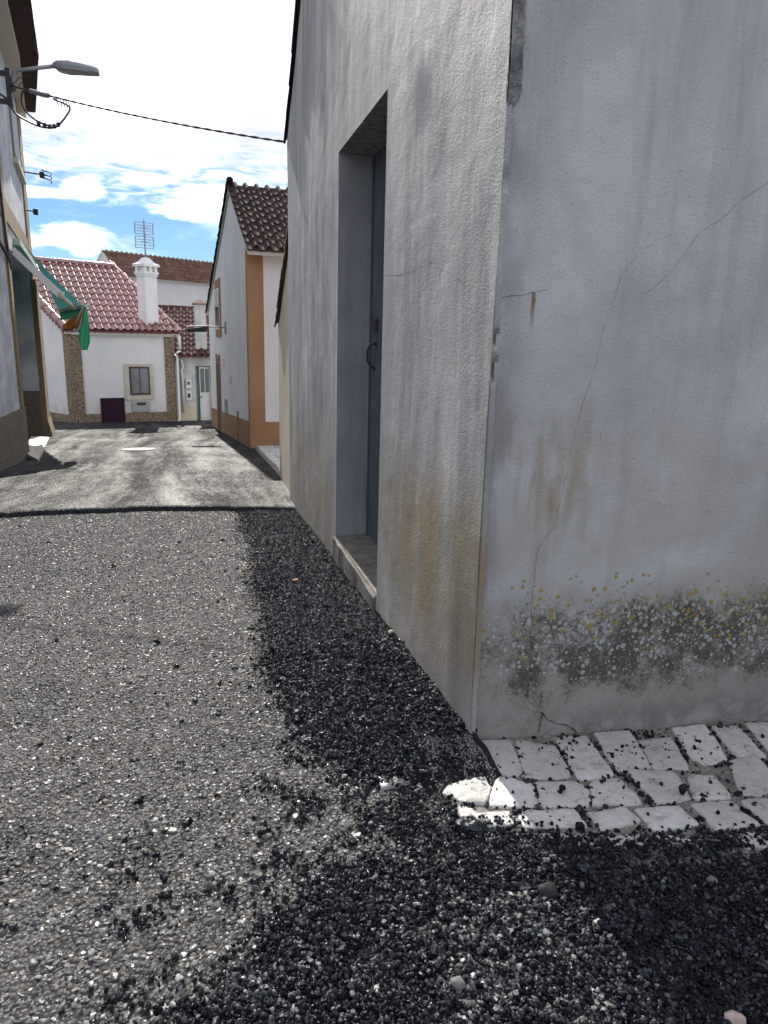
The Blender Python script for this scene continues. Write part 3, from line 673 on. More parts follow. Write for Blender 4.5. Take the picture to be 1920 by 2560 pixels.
m.add(e0+[(RV+.06, DY0+.012, -1.62)], [(0, 1, 2, 3, 4)]); m.add(e1+[(RV+.06, DY1+.035, -1.62)], [(4, 3, 2, 1, 0)])
m.build('doorstep', 'step_concrete', cb)
# cracks: flat strips just proud of the wall, their inner shade painted dark
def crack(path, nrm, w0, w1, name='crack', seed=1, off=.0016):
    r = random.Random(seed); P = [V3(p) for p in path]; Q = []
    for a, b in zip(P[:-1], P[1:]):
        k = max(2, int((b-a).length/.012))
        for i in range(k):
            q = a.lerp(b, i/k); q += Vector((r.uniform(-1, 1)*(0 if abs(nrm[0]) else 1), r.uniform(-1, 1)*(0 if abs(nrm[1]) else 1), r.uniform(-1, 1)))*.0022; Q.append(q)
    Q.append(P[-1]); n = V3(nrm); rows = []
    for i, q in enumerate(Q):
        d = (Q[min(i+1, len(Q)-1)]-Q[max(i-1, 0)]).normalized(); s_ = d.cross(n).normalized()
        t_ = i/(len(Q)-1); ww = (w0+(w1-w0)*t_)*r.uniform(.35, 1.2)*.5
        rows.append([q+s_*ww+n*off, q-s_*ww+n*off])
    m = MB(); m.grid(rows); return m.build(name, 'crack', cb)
NF = (0, -1, 0); yf = YF+.0065
F = lambda pts: [(x, yf, z) for x, z in pts]
def frontfit(pts): return [(x, YF+.010+.008*(float(fb(np.array(x*1.1), np.array(z*1.3), 60))-.5), z) for x, z in pts]
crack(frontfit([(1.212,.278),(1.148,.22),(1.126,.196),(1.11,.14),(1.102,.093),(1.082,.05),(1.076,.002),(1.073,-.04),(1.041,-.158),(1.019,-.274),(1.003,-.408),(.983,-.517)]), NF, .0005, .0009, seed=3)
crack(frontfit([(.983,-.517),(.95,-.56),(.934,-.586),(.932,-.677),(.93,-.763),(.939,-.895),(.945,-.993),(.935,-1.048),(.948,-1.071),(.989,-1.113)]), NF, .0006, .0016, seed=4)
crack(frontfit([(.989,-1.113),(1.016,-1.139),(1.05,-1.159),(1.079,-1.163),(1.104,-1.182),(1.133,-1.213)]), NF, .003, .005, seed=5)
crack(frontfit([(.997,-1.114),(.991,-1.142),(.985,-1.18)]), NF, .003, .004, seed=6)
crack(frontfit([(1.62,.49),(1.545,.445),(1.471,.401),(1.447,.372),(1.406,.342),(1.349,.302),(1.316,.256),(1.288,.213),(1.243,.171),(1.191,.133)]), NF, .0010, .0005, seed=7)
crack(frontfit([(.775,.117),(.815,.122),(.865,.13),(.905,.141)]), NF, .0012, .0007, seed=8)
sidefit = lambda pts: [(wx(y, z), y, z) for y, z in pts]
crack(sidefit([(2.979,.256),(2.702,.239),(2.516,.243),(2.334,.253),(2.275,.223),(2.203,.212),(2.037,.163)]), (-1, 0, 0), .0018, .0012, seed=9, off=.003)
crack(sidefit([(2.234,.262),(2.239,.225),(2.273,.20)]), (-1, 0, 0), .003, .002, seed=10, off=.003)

# ------------------------------------------------------------------ cream lean-to beyond it
ch = thing('cream_building', (2.5, 7.2, -1.6), 'low cream-plastered building with clay verge tiles, adjoining the grey corner building', 'building')
m = MB(); m.prism([(.80, 6.31, -2), (.855, 8.05, -2), (.855, 8.05, .10), (.83, 7.2, .52), (.80, 6.31, .95)], (4, 0, 0)); m.build('wall', 'cream', ch)
m = MB(); m.prism([(.86, 8.10, .09), (.86, 6.31, .97), (.86, 6.31, 1.01), (.86, 8.10, .13)], (4.2, 0, 0)); rf = m.build('roof', 'tile_clay', ch)
bm_c = barrel_mesh('verge_clay', .05, .30, 'tile_clay')
barrel_row(rf, 'verge_tile', bm_c, (.862, 8.10, .12), (.815, 6.33, .99), .21, (-.35, 0, 1))

# ------------------------------------------------------------------ white house with ochre trim
gd = Vector((-.069, .9976, 0)); ge = Vector((.9976, .069, 0)); GO = Vector((.81, 12.1, 0)); UZ = Vector((0, 0, 1))
def gp(s, t, z): return GO+gd*s+ge*t+UZ*z
gh = thing('gable_house', gp(3, 2, -2.2), 'tall white gable house with ochre corner band, plinth and window surround', 'house')
prof = [gp(0, 0, -2.4), gp(7.5, 0, -3.0), gp(7.5, 0, .60), gp(2.2, 0, 2.56), gp(0, 0, 1.36)]
# gable wall with openings is a shell of the prism; the door and window sit in shallow recesses
MBw = MB(); MBw.prism(prof, ge*6.5); MBw.build('wall', 'clean_white', gh)
def gbox(s0, s1, z0, z1, out, name, mat, par=gh, inn=.01, **k):
    m = MB(); m.box(gp(s0, -out, z0), gd*(s1-s0), ge*(out+inn), UZ*(z1-z0)); return m.build(name, mat, par, **k)
m = MB(); m.prism([gp(-.014, -.014, -2.4), gp(7.5, -.014, -3.0), gp(7.5, -.014, -1.86), gp(-.014, -.014, -1.386)], ge*.03)
m.prism([gp(-.014, .0165, -2.4), gp(-.014, 3.0, -2.4), gp(-.014, 3.0, -1.43), gp(-.014, .0165, -1.386)], gd*.03); m.build('plinth', 'ochre', gh)
m = MB(); m.box(gp(-.012, -.012, -1.385), gd*.20, ge*.03, UZ*2.745); m.box(gp(-.0125, .0185, -1.385), gd*.03, ge*.225, UZ*2.76); m.build('corner_band', 'ochre', gh)
wd = gbox(4.35, 5.55, -.02, 1.22, .02, 'window', 'ochre')
gbox(4.50, 5.40, .14, 1.02, .028, 'frame', 'white_paint', wd)
for s0 in (4.56, 4.98): gbox(s0, s0+.36, .19, .97, .034, 'pane', 'glass', wd)
dr = gbox(4.85, 5.75, -2.52, -.42, .022, 'door', 'ochre')
gbox(4.98, 5.62, -2.50, -.62, .03, 'door_leaf', 'door_brown', dr)
gbox(4.95, 5.65, -.56, -.50, .03, 'number_plate', 'dark_frame', dr)
gbox(4.75, 5.6, -2.52, -2.36, .13, 'threshold', 'slab_stone')
mb_ = gbox(3.55, 3.95, -1.62, -1.32, .025, 'meter_box', 'grey_paint')
gbox(3.62, 3.88, -1.46, -1.37, .03, 'meter_window', 'glass', mb_)
gbox(1.67, 1.73, -1.70, -1.38, .02, 'wall_vent', 'door_brown'); gbox(1.67, 1.73, -1.93, -1.77, .022, 'wall_vent', 'door_brown')
gbox(3.95, 4.0, -.62, -.45, .02, 'bell', 'white_paint'); gbox(2.75, 2.79, -.95, -.80, .015, 'hook', 'grey_paint')
# roof
m = MB()
e0, r0, e1 = (-.26, 1.24), (2.2, 2.58), (7.75, .52)
m.prism([gp(e0[0], -.03, e0[1]), gp(r0[0], -.03, r0[1]), gp(r0[0], -.03, r0[1]+.05), gp(e0[0], -.03, e0[1]+.05)], ge*6.55)
m.prism([gp(r0[0], -.03, r0[1]), gp(e1[0], -.03, e1[1]), gp(e1[0], -.03, e1[1]+.05), gp(r0[0], -.03, r0[1]+.05)], ge*6.55)
rf = m.build('roof', 'mortar_white', gh)
tm = stile_mesh('dark_tile', .20, .36, 'tile_dark', .08)
upn = (gp(r0[0], 0, r0[1])-gp(e0[0], 0, e0[1]))
tile_field(rf, tm, gp(e0[0]-.05, -.05, e0[1]+.03), ge, upn, [gp(e0[0]-.05, -.05, e0[1]+.03), gp(e0[0]-.05, 2.6, e0[1]+.03), gp(r0[0], 2.6, r0[1]+.06), gp(r0[0], -.05, r0[1]+.06)], .20, .285)
bmd = barrel_mesh('ridge_dark', .10, .44, 'tile_dark')
barrel_row(rf, 'ridge_tile', bmd, gp(2.2, -.07, 2.60), gp(2.2, 6, 2.60), .37)
barrel_row(rf, 'verge_tile', barrel_mesh('verge_dark', .07, .40, 'tile_dark'), gp(7.75, -.01, .56), gp(2.25, -.01, 2.62), .34)
# small lamp on a bracket
wl = thing('wall_lamp', gp(3.45, 0, .17), 'small street lamp on a thin arm under the ochre-framed window', 'lamp')
m = MB(); m.tube([gp(3.45, -.01, .17), gp(3.47, -.45, .19), gp(3.48, -.80, .17)], .014, 6); m.build('arm', 'galvanised', wl)
m = MB(); m.box(gp(3.41, -.03, .04), gd*.08, ge*.035, UZ*.25); m.build('wall_plate', 'galvanised', wl)
m = MB(); m.prism([gp(3.40, -.34, .19), gp(3.40, -.80, .12), gp(3.40, -.78, .06), gp(3.40, -.42, .07)], gd*.16); m.build('lamp_head', 'dark_metal', wl)
# side paving in front of it
m = MB(); m.grid([[(x, y, g(x, y)+.036+(.03 if x > .9 else 0)) for x in (.86, .93, 1.5, 3.0, 6.0)] for y in np.linspace(8.06, 12.3, 20)])
pv2 = m.build('pavement', 'bed', kind='structure')
cm = sett([(-.062, -.058), (.060, -.060), (.062, .057), (-.058, .060)], .0, 5); c0 = np.array(cm.v); c0[:, 2] -= g(0, 0)
me = bpy.data.meshes.new('small_sett'); me.from_pydata([tuple(p) for p in c0], [], cm.f); me.materials.append(MATS['cobble']); me.polygons.foreach_set('use_smooth', [True]*len(me.polygons))
for iy, y in enumerate(np.arange(8.2, 12.0, .135)):
    for ix, x in enumerate(np.arange(.96, 1.75, .135)):
        if x < .90+.012*(y-8): continue
        inst('cobblestone', me, (x+random.uniform(-.01, .01), y+.05*(ix % 2)+random.uniform(-.01, .01), g(x, y)+.078+random.uniform(-.004, .004)), (random.uniform(-.03, .03), random.uniform(-.03, .03), random.uniform(-.1, .1)+random.choice((0, 1.571))), pv2)

# ------------------------------------------------------------------ low white house with red roof
wA = Vector((-3.45, 21.83, 0)); wd_ = Vector((.9504, .3112, 0)); wb = Vector((-.3112, .9504, 0)); wl_ = Vector((-.607, .794, 0))
def wp(t, b, z): return wA+wd_*t+wb*b+UZ*z
WW = 2.86
wh = thing('low_house', wp(1.4, 2, -2.6), 'low white house with red tiled roof, rough stone quoins and one small window', 'house')
B2 = wp(WW, 0, 0)
body = [wA, B2, B2+Vector((-.587, .81, 0))*3.6, wA+wl_*5.2+Vector((1.0, .6, 0)), wA+wl_*5.0]
m = MB(); m.prism([p+UZ*(-3.0) for p in body], UZ*3.04); m.build('wall', 'white_wall', wh)
def wbox(t0, t1, z0, z1, out, name, mat, par=wh, inn=.01, **k):
    m = MB(); m.box(wp(t0, -out, z0), wd_*(t1-t0), wb*(out+inn), UZ*(z1-z0)); return m.build(name, mat, par, **k)
wn = Vector((-.794, -.607, 0))           # outward normal of the other street wall
m = MB(); m.box(wp(-.04, -.04, -2.95), wd_*.31, wb*.06, UZ*2.97); m.box(wA+wn*.045+wl_*.012-UZ*2.95, wl_*.30, -wn*.06, UZ*2.96); m.build('quoin', 'quoin_stone', wh)
m = MB(); m.box(wp(WW-.26, -.04, -2.95), wd_*.29, wb*.06, UZ*2.95); m.build('quoin', 'quoin_stone', wh)
m = MB(); m.box(wp(.272, -.034, -2.95), wd_*(WW-.535), wb*.05, UZ*.68); m.box(wA+wn*.036+wl_*.315-UZ*2.95, wl_*4.2, -wn*.05, UZ*.64); m.build('plinth', 'quoin_stone', wh)
wn_ = wbox(1.41, 2.22, -1.89, -.855, .045, 'window', 'stone_frame')
wbox(1.53, 2.12, -1.755, -.93, .052, 'frame', 'dark_frame', wn_)
for t0 in (1.585, 1.84): wbox(t0, t0+.225, -1.70, -.985, .056, 'pane', 'curtain', wn_)
ht = wbox(.69, 1.355, -2.60, -1.825, .05, 'hatch', 'plum_shutter')
for k in range(11): wbox(.715, 1.33, -2.575+k*.067, -2.575+k*.067+.045, .058+.004*(k % 2), 'slat', 'plum_shutter', ht)
vb = wbox(1.565, 2.075, -2.25, -1.94, .05, 'gas_box', 'grey_paint'); wbox(1.70, 1.96, -2.055, -1.975, .056, 'slot', 'dark_frame', vb)
# roof planes
EL, ER = Vector((-3.46, 21.66, .06)), Vector((-.47, 22.63, .06)); RL, RR = Vector((-5.66, 24.56, 2.08)), Vector((-2.52, 25.50, 2.08)); LE = EL+wl_*4.6+Vector((-.3, -.22, 0))
LE = EL + (wl_*4.6)
nf = (ER-EL).cross(RR-EL).normalized(); RL.z = EL.z-(nf.x*(RL.x-EL.x)+nf.y*(RL.y-EL.y))/nf.z; nl = (nf+wn*.6).normalized()
m = MB(); m.prism([EL, ER, RR, RL], -nf*.05);
m.prism([RL, RR, RR+Vector((-.9, 2.4, -1.3)), RL+Vector((-.6, 2.4, -1.3))], (0, 0, -.05))
rf = m.build('roof', 'tile_red', wh)
tr = stile_mesh('red_tile', .195, .44, 'tile_red', .055)
tile_field(rf, tr, EL, ER-EL, RL-EL+wd_*2, [EL, ER, RR, RL], .195, .335)
m = MB(); m.prism([wA+UZ*.041, wA+wl_*3.75+UZ*.041, wA+wl_*3.75+UZ*2.0], -wn*.2); m.build('gable', 'white_wall', wh)
br = barrel_mesh('ridge_red', .115, .46, 'tile_red', .84)
barrel_row(rf, 'verge_tile', br, EL+nf*.03+wn*.02, RL+nf*.03+wn*.02, .38, nl); barrel_row(rf, 'ridge_tile', br, RL+UZ*.01, RL.lerp(RR, .88)+UZ*.01, .40)
barrel_row(rf, 'verge_tile', barrel_mesh('verge_red', .08, .44, 'tile_red'), ER+nf*.02, RR, .36, nf)
# scalloped row of white-mortared eave tiles
be = barrel_mesh('eave_white', .075, .34, 'mortar_white', .9)
k = .03
while k < 3.1:
    p = EL+(ER-EL).normalized()*k-UZ*.115+wb*.03; inst('eave_tile', be, p, frame_rot(wd_, wb, UZ), rf); k += .195
be3 = barrel_mesh('verge_end', .075, .30, 'tile_red', .9); rk = (RL-EL).normalized(); k = .10
while k < 4.2:
    y_ = -wn; z_ = (UZ-rk*rk.z).normalized(); x_ = y_.cross(z_); z_ = x_.cross(y_); inst('verge_end_tile', be3, EL+rk*k-UZ*.13+wn*.10, frame_rot(x_.normalized(), y_, z_.normalized()), rf); k += .17
m = MB(); m.box(wp(.02, -.1, -.06), wd_*(WW-.04), wb*.11, UZ*.07); m.build('cornice', 'mortar_white', wh)
# chimney
ca, cbv = Vector((-.75, .66, 0)).normalized(), Vector((.78, .625, 0)).normalized(); CO = Vector((-1.425, 22.56, 0)); ca *= .84; cbv *= .82
def cbx(mb, a0, a1, b0, b1, z0, z1): return mb.box(CO+ca*a0+cbv*b0+UZ*z0, ca*(a1-a0), cbv*(b1-b0), UZ*(z1-z0))
m = MB(); cbx(m, 0, .38, 0, .50, -.1, 1.63); cm_ = m.build('chimney', 'clean_white', wh)
m = MB(); cbx(m, -.025, .405, -.025, .525, 1.63, 1.69); cbx(m, -.05, .43, -.05, .55, 1.69, 1.76); m.build('moulding', 'clean_white', cm_)
m = MB()
for a0 in (-.02, .30):
    for b0 in (-.02, .195, .42): cbx(m, a0, a0+.10, b0, b0+.10, 1.76, 1.9)
cbx(m, .06, .32, .06, .44, 1.76, 1.895); m.build('vent_piers', 'clean_white', cm_)
m = MB(); cbx(m, -.075, .455, -.075, .575, 1.9, 1.965)
rows = [[CO+ca*(.19+sa*w_)+cbv*(.25+sb*w_*1.3)+UZ*z for sa, sb in ((-1, -1), (-1, 1), (1, 1), (1, -1), (-1, -1))] for w_, z in ((.265, 1.9655), (.17, 2.01), (.115, 2.09), (.07, 2.15), (.004, 2.16))]
m.grid(rows); m.build('cap', 'clean_white', cm_)
# downpipes at the junction
m = MB(); q = Vector((-.62, 22.68, 0)); m.tube([q+UZ*.02+Vector((.05, .02, 0)), q+Vector((.08, 0, -.10)), q+Vector((.09, 0, -.42))], .045, 8); m.build('gutter_head', 'white_paint', wh, smooth=True)
m = MB(); m.tube([q+Vector((.10, -.02, -.48)), q+Vector((.0, -.05, -.52)), q+Vector((0, -.05, -.70)), q+Vector((.0, -.05, -2.52)), q+Vector((-.06, -.12, -2.58))], .034, 8); m.build('downpipe', 'white_paint', wh, smooth=True)
# aerial on the chimney
CC = CO+ca*.19+cbv*.25
ar = thing('aerial', CC+UZ*2.16, 'grid television aerial on a mast above the white chimney', 'aerial')
m = MB(); m.tube([CC+UZ*2.05, CC+UZ*3.18], .02, 6); m.build('mast', 'galvanised', ar)
ax = Vector((.985, .17, 0)); ay = Vector((-.17, .985, 0))
m = MB()
for z0 in (2.42, 2.80):
    for k in range(5): 
        zz_ = z0+k*.078; m.tube([CC+ax*-.25+UZ*zz_+ay*.07, CC+ax*-.02+UZ*zz_+ay*.03, CC+ax*.02+UZ*zz_+ay*.03, CC+ax*.25+UZ*zz_+ay*.07], .010, 5)
    for sx in (-.25, .25): m.tube([CC+ax*sx+UZ*z0+ay*.07, CC+ax*sx+UZ*(z0+.312)+ay*.07], .014, 5)
m.build('reflector', 'galvanised', ar)
m = MB()
for z0 in (2.57, 2.95):
    for sx in (-1, 1):
        for dz in (-.05, .05): m.tube([CC-ay*.08+UZ*(z0), CC-ay*.10+ax*(sx*.15)+UZ*(z0+dz)], .006, 5)
m.tube([CC-ay*.08+UZ*2.48, CC-ay*.08+UZ*3.03], .006, 5); m.box(CC-ay*.12+ax*-.03+UZ*2.71, ax*.06, ay*.10, UZ*.10); m.build('dipole', 'galvanised', ar)

# ------------------------------------------------------------------ small house with the green-framed door
dh = thing('door_house', (-.3, 24, -2.65), 'small old white house with plum-brown roof, chimney and green-framed half-glazed door', 'house')
m = MB()
m.ab((-.95, 22.9, -3.0), (-.12, 23.15, -.62)); m.ab((.34, 22.9, -3.0), (.75, 23.15, -.62)); m.ab((-.12, 22.9, -.905), (.34, 23.15, -.62)); m.ab((-.95, 23.15, -3.0), (.75, 25.4, -.62))
m.build('wall', 'old_white', dh)
dl = MB().ab((-.055, 23.09, -2.63), (.34, 23.13, -.905)).build('door', 'door_green', dh)
MB().ab((.0, 23.07, -2.60), (.335, 23.095, -.935)).build('door_leaf', 'white_paint', dl)
for x0 in (.035, .175): MB().ab((x0, 23.055, -1.72), (x0+.11, 23.0755, -1.0)).build('pane', 'pane_glass', dl)
MB().ab((.03, 23.058, -2.50), (.30, 23.0745, -1.92)).build('panel', 'white_paint', dl, bevel=.008)
MB().tube([(.03, 23.07, -1.86), (.03, 23.02, -1.86), (.07, 23.02, -1.86)], .018, 8).build('handle', 'dark_metal', dl)
MB().ab((-.14, 22.78, -2.68), (.4, 23.1, -2.60)).build('doorstep', 'slab_stone', dh)
MB().ab((-.95, 22.885, -3.0), (-.1205, 22.905, -2.05)).build('plinth', 'cream', dh)
e = MB().ab((-.41, 22.84, -1.59), (-.24, 22.90, -1.32)).build('meter_box', 'white_paint', dh, bevel=.01); MB().ab((-.37, 22.832, -1.48), (-.28, 22.842, -1.38)).build('meter_window', 'pane_glass', e)
e = MB().ab((-.40, 22.86, -1.95), (-.25, 22.90, -1.67)).build('post_box', 'white_paint', dh); MB().ab((-.365, 22.852, -1.87), (-.285, 22.862, -1.74)).build('slot', 'dark_frame', e)
MB().tube([(-.60, 22.82, -.72), (-.50, 22.80, -.75), (-.47, 22.83, -.95), (-.53, 22.84, -1.05), (-.50, 22.84, -1.15), (-.50, 22.84, -2.30)], .032, 8).build('downpipe', 'white_paint', dh, smooth=True)
dE, dR = (-.66, 22.62), (.80, 25.45)
m = MB(); m.prism([(-.60, dE[1], dE[0]), (.75, dE[1], dE[0]), (.75, dR[1], dR[0]), (-1.6, dR[1], dR[0])], (0, 0, .05)); rf = m.build('roof', 'tile_plum', dh)
tp = stile_mesh('plum_tile', .20, .40, 'tile_plum', .05)
tile_field(rf, tp, (-1.25, dE[1]-.04, dE[0]+.05), (1, 0, 0), (0, dR[1]-dE[1], dR[0]-dE[0]), [(-.60, dE[1]-.04, dE[0]+.05), (.75, dE[1]-.04, dE[0]+.05), (.75, dR[1], dR[0]+.05), (-1.6, dR[1], dR[0]+.05)], .20, .31)
barrel_row(rf, 'ridge_tile', barrel_mesh('ridge_plum', .10, .42, 'tile_plum'), (-1.6, dR[1], dR[0]+.06), (.75, dR[1], dR[0]+.06), .36)
be2 = barrel_mesh('eave_red', .07, .30, 'tile_red', .9)
for k in np.arange(-.50, .5, .17): inst('eave_tile', be2, (k, 22.58, -.66), (0, 0, 0), rf)
c2 = MB().ab((-.075, 22.86, -.56), (.26, 23.25, .90)).build('chimney', 'old_white', dh)
m = MB(); m.ab((-.14, 22.80, .90), (.32, 23.31, .93)); m.add([(-.14, 22.80, .93), (.32, 22.80, .93), (.32, 23.31, .93), (-.14, 23.31, .93), (.09, 23.05, 1.06)], [(0, 1, 4), (1, 2, 4), (2, 3, 4), (3, 0, 4)]); m.build('cap', 'tile_brown', c2)

# ------------------------------------------------------------------ house at the back
hd_ = Vector((.82, .572, 0)).normalized(); hn = Vector((.572, -.82, 0)).normalized(); HR = Vector((-3.62, 32.0, 0))
bh = thing('back_house', HR+hd_*3+UZ*(-2.7), 'tall white house with brown tiled roof rising behind the low red-roofed house', 'house')
q = lambda s, f, z: HR+hd_*s+hn*f+UZ*z
m = MB(); m.prism([q(0, .82, -2.9), q(0, -1.6, -2.9), q(0, -1.6, 1.75), q(0, 0, 3.08), q(0, .82, 2.28)], hd_*8); m.build('wall', 'white_wall', bh)
m = MB(); m.prism([q(-.02, .95, 2.18), q(-.02, 0, 3.11), q(-.02, 0, 3.16), q(-.02, .95, 2.23)], hd_*8.1); m.prism([q(-.02, 0, 3.11), q(-.02, -1.75, 1.65), q(-.02, -1.75, 1.70), q(-.02, 0, 3.16)], hd_*8.1); rf = m.build('roof', 'mortar_white', bh)
tb = stile_mesh('brown_tile', .22, .36, 'tile_brown', .055)
tile_field(rf, tb, q(.10, .98, 2.20), hd_, q(0, 0, 3.15)-q(0, .98, 2.2), [q(.10, .98, 2.20), q(7.4, .98, 2.20), q(7.4, 0, 3.15), q(.10, 0, 3.15)], .22, .225)
barrel_row(rf, 'ridge_tile', barrel_mesh('ridge_brown', .09, .48, 'tile_brown'), q(.05, 0, 3.15), q(8, 0, 3.15), .43)
yb_ = q(5.4, -.3, 0)
ya = thing('rod_aerial', yb_+UZ*2.9, 'long rod television aerial lying low over the brown back roof', 'aerial')
bd = Vector((.97, .1, -.05)).normalized()
m = MB(); m.tube([yb_+UZ*2.6, yb_+UZ*3.30], .014, 6); m.build('mast', 'galvanised', ya)
m = MB(); m.tube([yb_+UZ*3.27-bd*.85, yb_+UZ*3.27+bd*.35], .010, 6); m.build('boom', 'galvanised', ya)
m = MB()
for k in range(11): m.tube([yb_+UZ*3.23+bd*(-.82+k*.11)+Vector((0, -.12, 0)), yb_+UZ*3.31+bd*(-.82+k*.11)+Vector((0, .12, 0))], .006, 5)
m.build('rods', 'galvanised', ya)

# ------------------------------------------------------------------ tall house across the street
C0, CC_, E0 = Vector((-2.33, 6.5, 0)), Vector((-2.40, 10.75, 0)), Vector((-3.285, 16.85, 0))
fB = (E0-CC_).normalized(); nB_ = Vector((fB.y, -fB.x, 0)); fA = (CC_-C0).normalized(); nA_ = Vector((fA.y, -fA.x, 0)); LB = (E0-CC_).length
def bp(s, o, z): return CC_+fB*s+nB_*o+UZ*z
def apnt(s, o, z): return CC_-fA*s+nA_*o+UZ*z        # s measured back from the corner
lh = thing('tall_house', bp(2, -3, -2.0), 'tall weathered white house with tan corner strips, street door and tiled eaves', 'house')
S0, S1, OZ = .50, 4.95, 1.12
m = MB(); cpoly = [C0+UZ*-2.8, CC_+UZ*-2.8, bp(S0, 0, -2.8), bp(S0, -.36, -2.8), bp(S1, -.36, -2.8), bp(S1, 0, -2.8), E0+UZ*-2.8, E0+Vector((-7, -1, -2.8)), C0+Vector((-7, 0, -2.8))]
m.prism(cpoly, UZ*(OZ+2.8))
m.prism([C0+UZ*OZ, CC_+UZ*OZ, E0+UZ*OZ, E0+Vector((-7, -1, OZ)), C0+Vector((-7, 0, OZ))], UZ*(4.25-OZ))
m.build('wall', 'weathered_white', lh)
def abox(s0, s1, z0, z1, out, name, mat, par=lh, inn=.01): return MB().box(apnt(s0, -inn, z0), -fA*(s1-s0), nA_*(out+inn), UZ*(z1-z0)).build(name, mat, par)
def bbox(s0, s1, z0, z1, out, name, mat, par=lh, inn=.01): return MB().box(bp(s0, -inn, z0), fB*(s1-s0), nB_*(out+inn), UZ*(z1-z0)).build(name, mat, par)
abox(-.012, 4.2, -2.6, -1.035, .03, 'plinth', 'dirty_dash'); bbox(.02, S0-.01, -2.6, -1.035, .032, 'plinth', 'dirty_dash')
m = MB(); m.box(bp(S1-.012, -.36, -2.6), fB*-.0+fB*.02, nB_*.36, UZ*1.45); m.build('plinth', 'dirty_dash', lh)
bbox(-.03, .30, -1.033, 4.2, .03, 'corner_strip', 'tan_dash')
bbox(S1+.02, LB+.02, -2.6, .98, .10, 'pilaster', 'tan_dash'); bbox(S1+.25, LB+.03, 1.0, 4.2, .028, 'corner_strip', 'tan_dash')
m = MB(); m.prism([bp(S1+.0, .10, -2.5), bp(S1+.0, .26, -2.5), bp(S1+.0, .105, -1.75)], fB*(LB-S1)); m.build('pilaster_foot', 'tan_dash', lh)
abox(.0, 4.2, 1.44, 1.73, .022, 'string_course', 'tan_dash'); bbox(.305, LB, 1.44, 1.73, .022, 'string_course', 'tan_dash')
w1 = bbox(3.35, 5.1, 2.80, 4.10, .02, 'window', 'tan_dash'); bbox(3.5, 4.95, 2.93, 4.02, .026, 'shutter', 'shutter_grey', w1); bbox(3.25, 5.2, 2.72, 2.80, .08, 'sill', 'stone_frame', w1)
w2 = abox(.35, 1.4, 1.80, 3.15, .02, 'window', 'tan_dash'); abox(.47, 1.28, 1.93, 3.03, .026, 'shutter', 'shutter_grey', w2)
w3 = abox(1.02, 2.2, -.52, 1.1, .02, 'window', 'tan_dash'); abox(1.15, 2.05, -.38, .98, .026, 'shutter', 'shutter_grey', w3)
# eaves: plastered cornice then two tile courses overhanging
m = MB()
el_o = [Vector((-1.78, 8.0, 4.33)), Vector((-2.02, 11.6, 4.33)), Vector((-2.39, 14.07, 4.33)), Vector((-3.08, 17.35, 4.33))]
wl_i = [Vector((-2.36, 8.0, 4.33)), Vector((-2.45, 11.0, 4.33)), Vector((-2.86, 13.95, 4.33)), Vector((-3.38, 17.35, 4.33))]
for i in range(3):
    a, b_, c_, d_ = wl_i[i], wl_i[i+1], el_o[i+1], el_o[i]
    k = .48; c2_, d2_ = b_.lerp(c_, k), a.lerp(d_, k)
    m.prism([a-UZ*.10, b_-UZ*.10, c2_-UZ*.10, d2_-UZ*.10], UZ*.12)
m.build('cornice', 'soffit', lh)
m = MB()
for i in range(3):
    m.prism([wl_i[i]+UZ*.022, wl_i[i+1]+UZ*.022, el_o[i+1]+UZ*.022, el_o[i]+UZ*.022], UZ*.035)
m.prism([el_o[0]+UZ*.06, el_o[1]+UZ*.06, el_o[2]+UZ*.06, el_o[3]+UZ*.06, el_o[3]+Vector((-3.5, .3, 1.6)), el_o[0]+Vector((-4, 0, 1.6))], UZ*.02)
rf = m.build('roof', 'tile_dark', lh)
bt = barrel_mesh('eave_dark', .085, .42, 'tile_dark', .9, n=7)
for i in range(3):
    a, b_ = el_o[i], el_o[i+1]; d = (b_-a).normalized(); n2 = Vector((d.y, -d.x, 0)); L = (b_-a).length; k = 0
    while k < L:
        inst('eave_tile', bt, a+d*k+n2*.03+UZ*.02, frame_rot(d, -n2, UZ), rf); k += .19
# doorstep slab
m = MB(); m.prism([(-2.15, 10.35, -1.68), (-2.81, 14.64, -1.95), (-3.16, 14.8, -1.95), (-2.45, 10.9, -1.66)], (0, 0, -.05)); m.build('threshold_slab', 'slab_stone', lh)
m = MB(); m.prism([(-2.20, 10.43, -1.735), (-2.84, 14.58, -2.002), (-3.16, 14.75, -2.002), (-2.45, 10.95, -1.715)], (0, 0, -.5)); m.build('doorstep', 'dirty_dash', lh)
# wires on the front
m = MB(); m.tube([apnt(1.6, .05, 2.3), apnt(.5, .045, 2.0), apnt(.16, .045, 1.9), apnt(.13, .05, 1.2), apnt(.06, .05, .95), apnt(.02, .06, .78)], .016, 6); m.build('wire', 'rubber', lh)
m = MB(); m.tube([apnt(1.5, .04, 1.2), apnt(.6, .04, 1.12), apnt(.25, .04, 1.0), apnt(.1, .06, .9)], .02, 6); m.build('wire', 'rubber', lh)
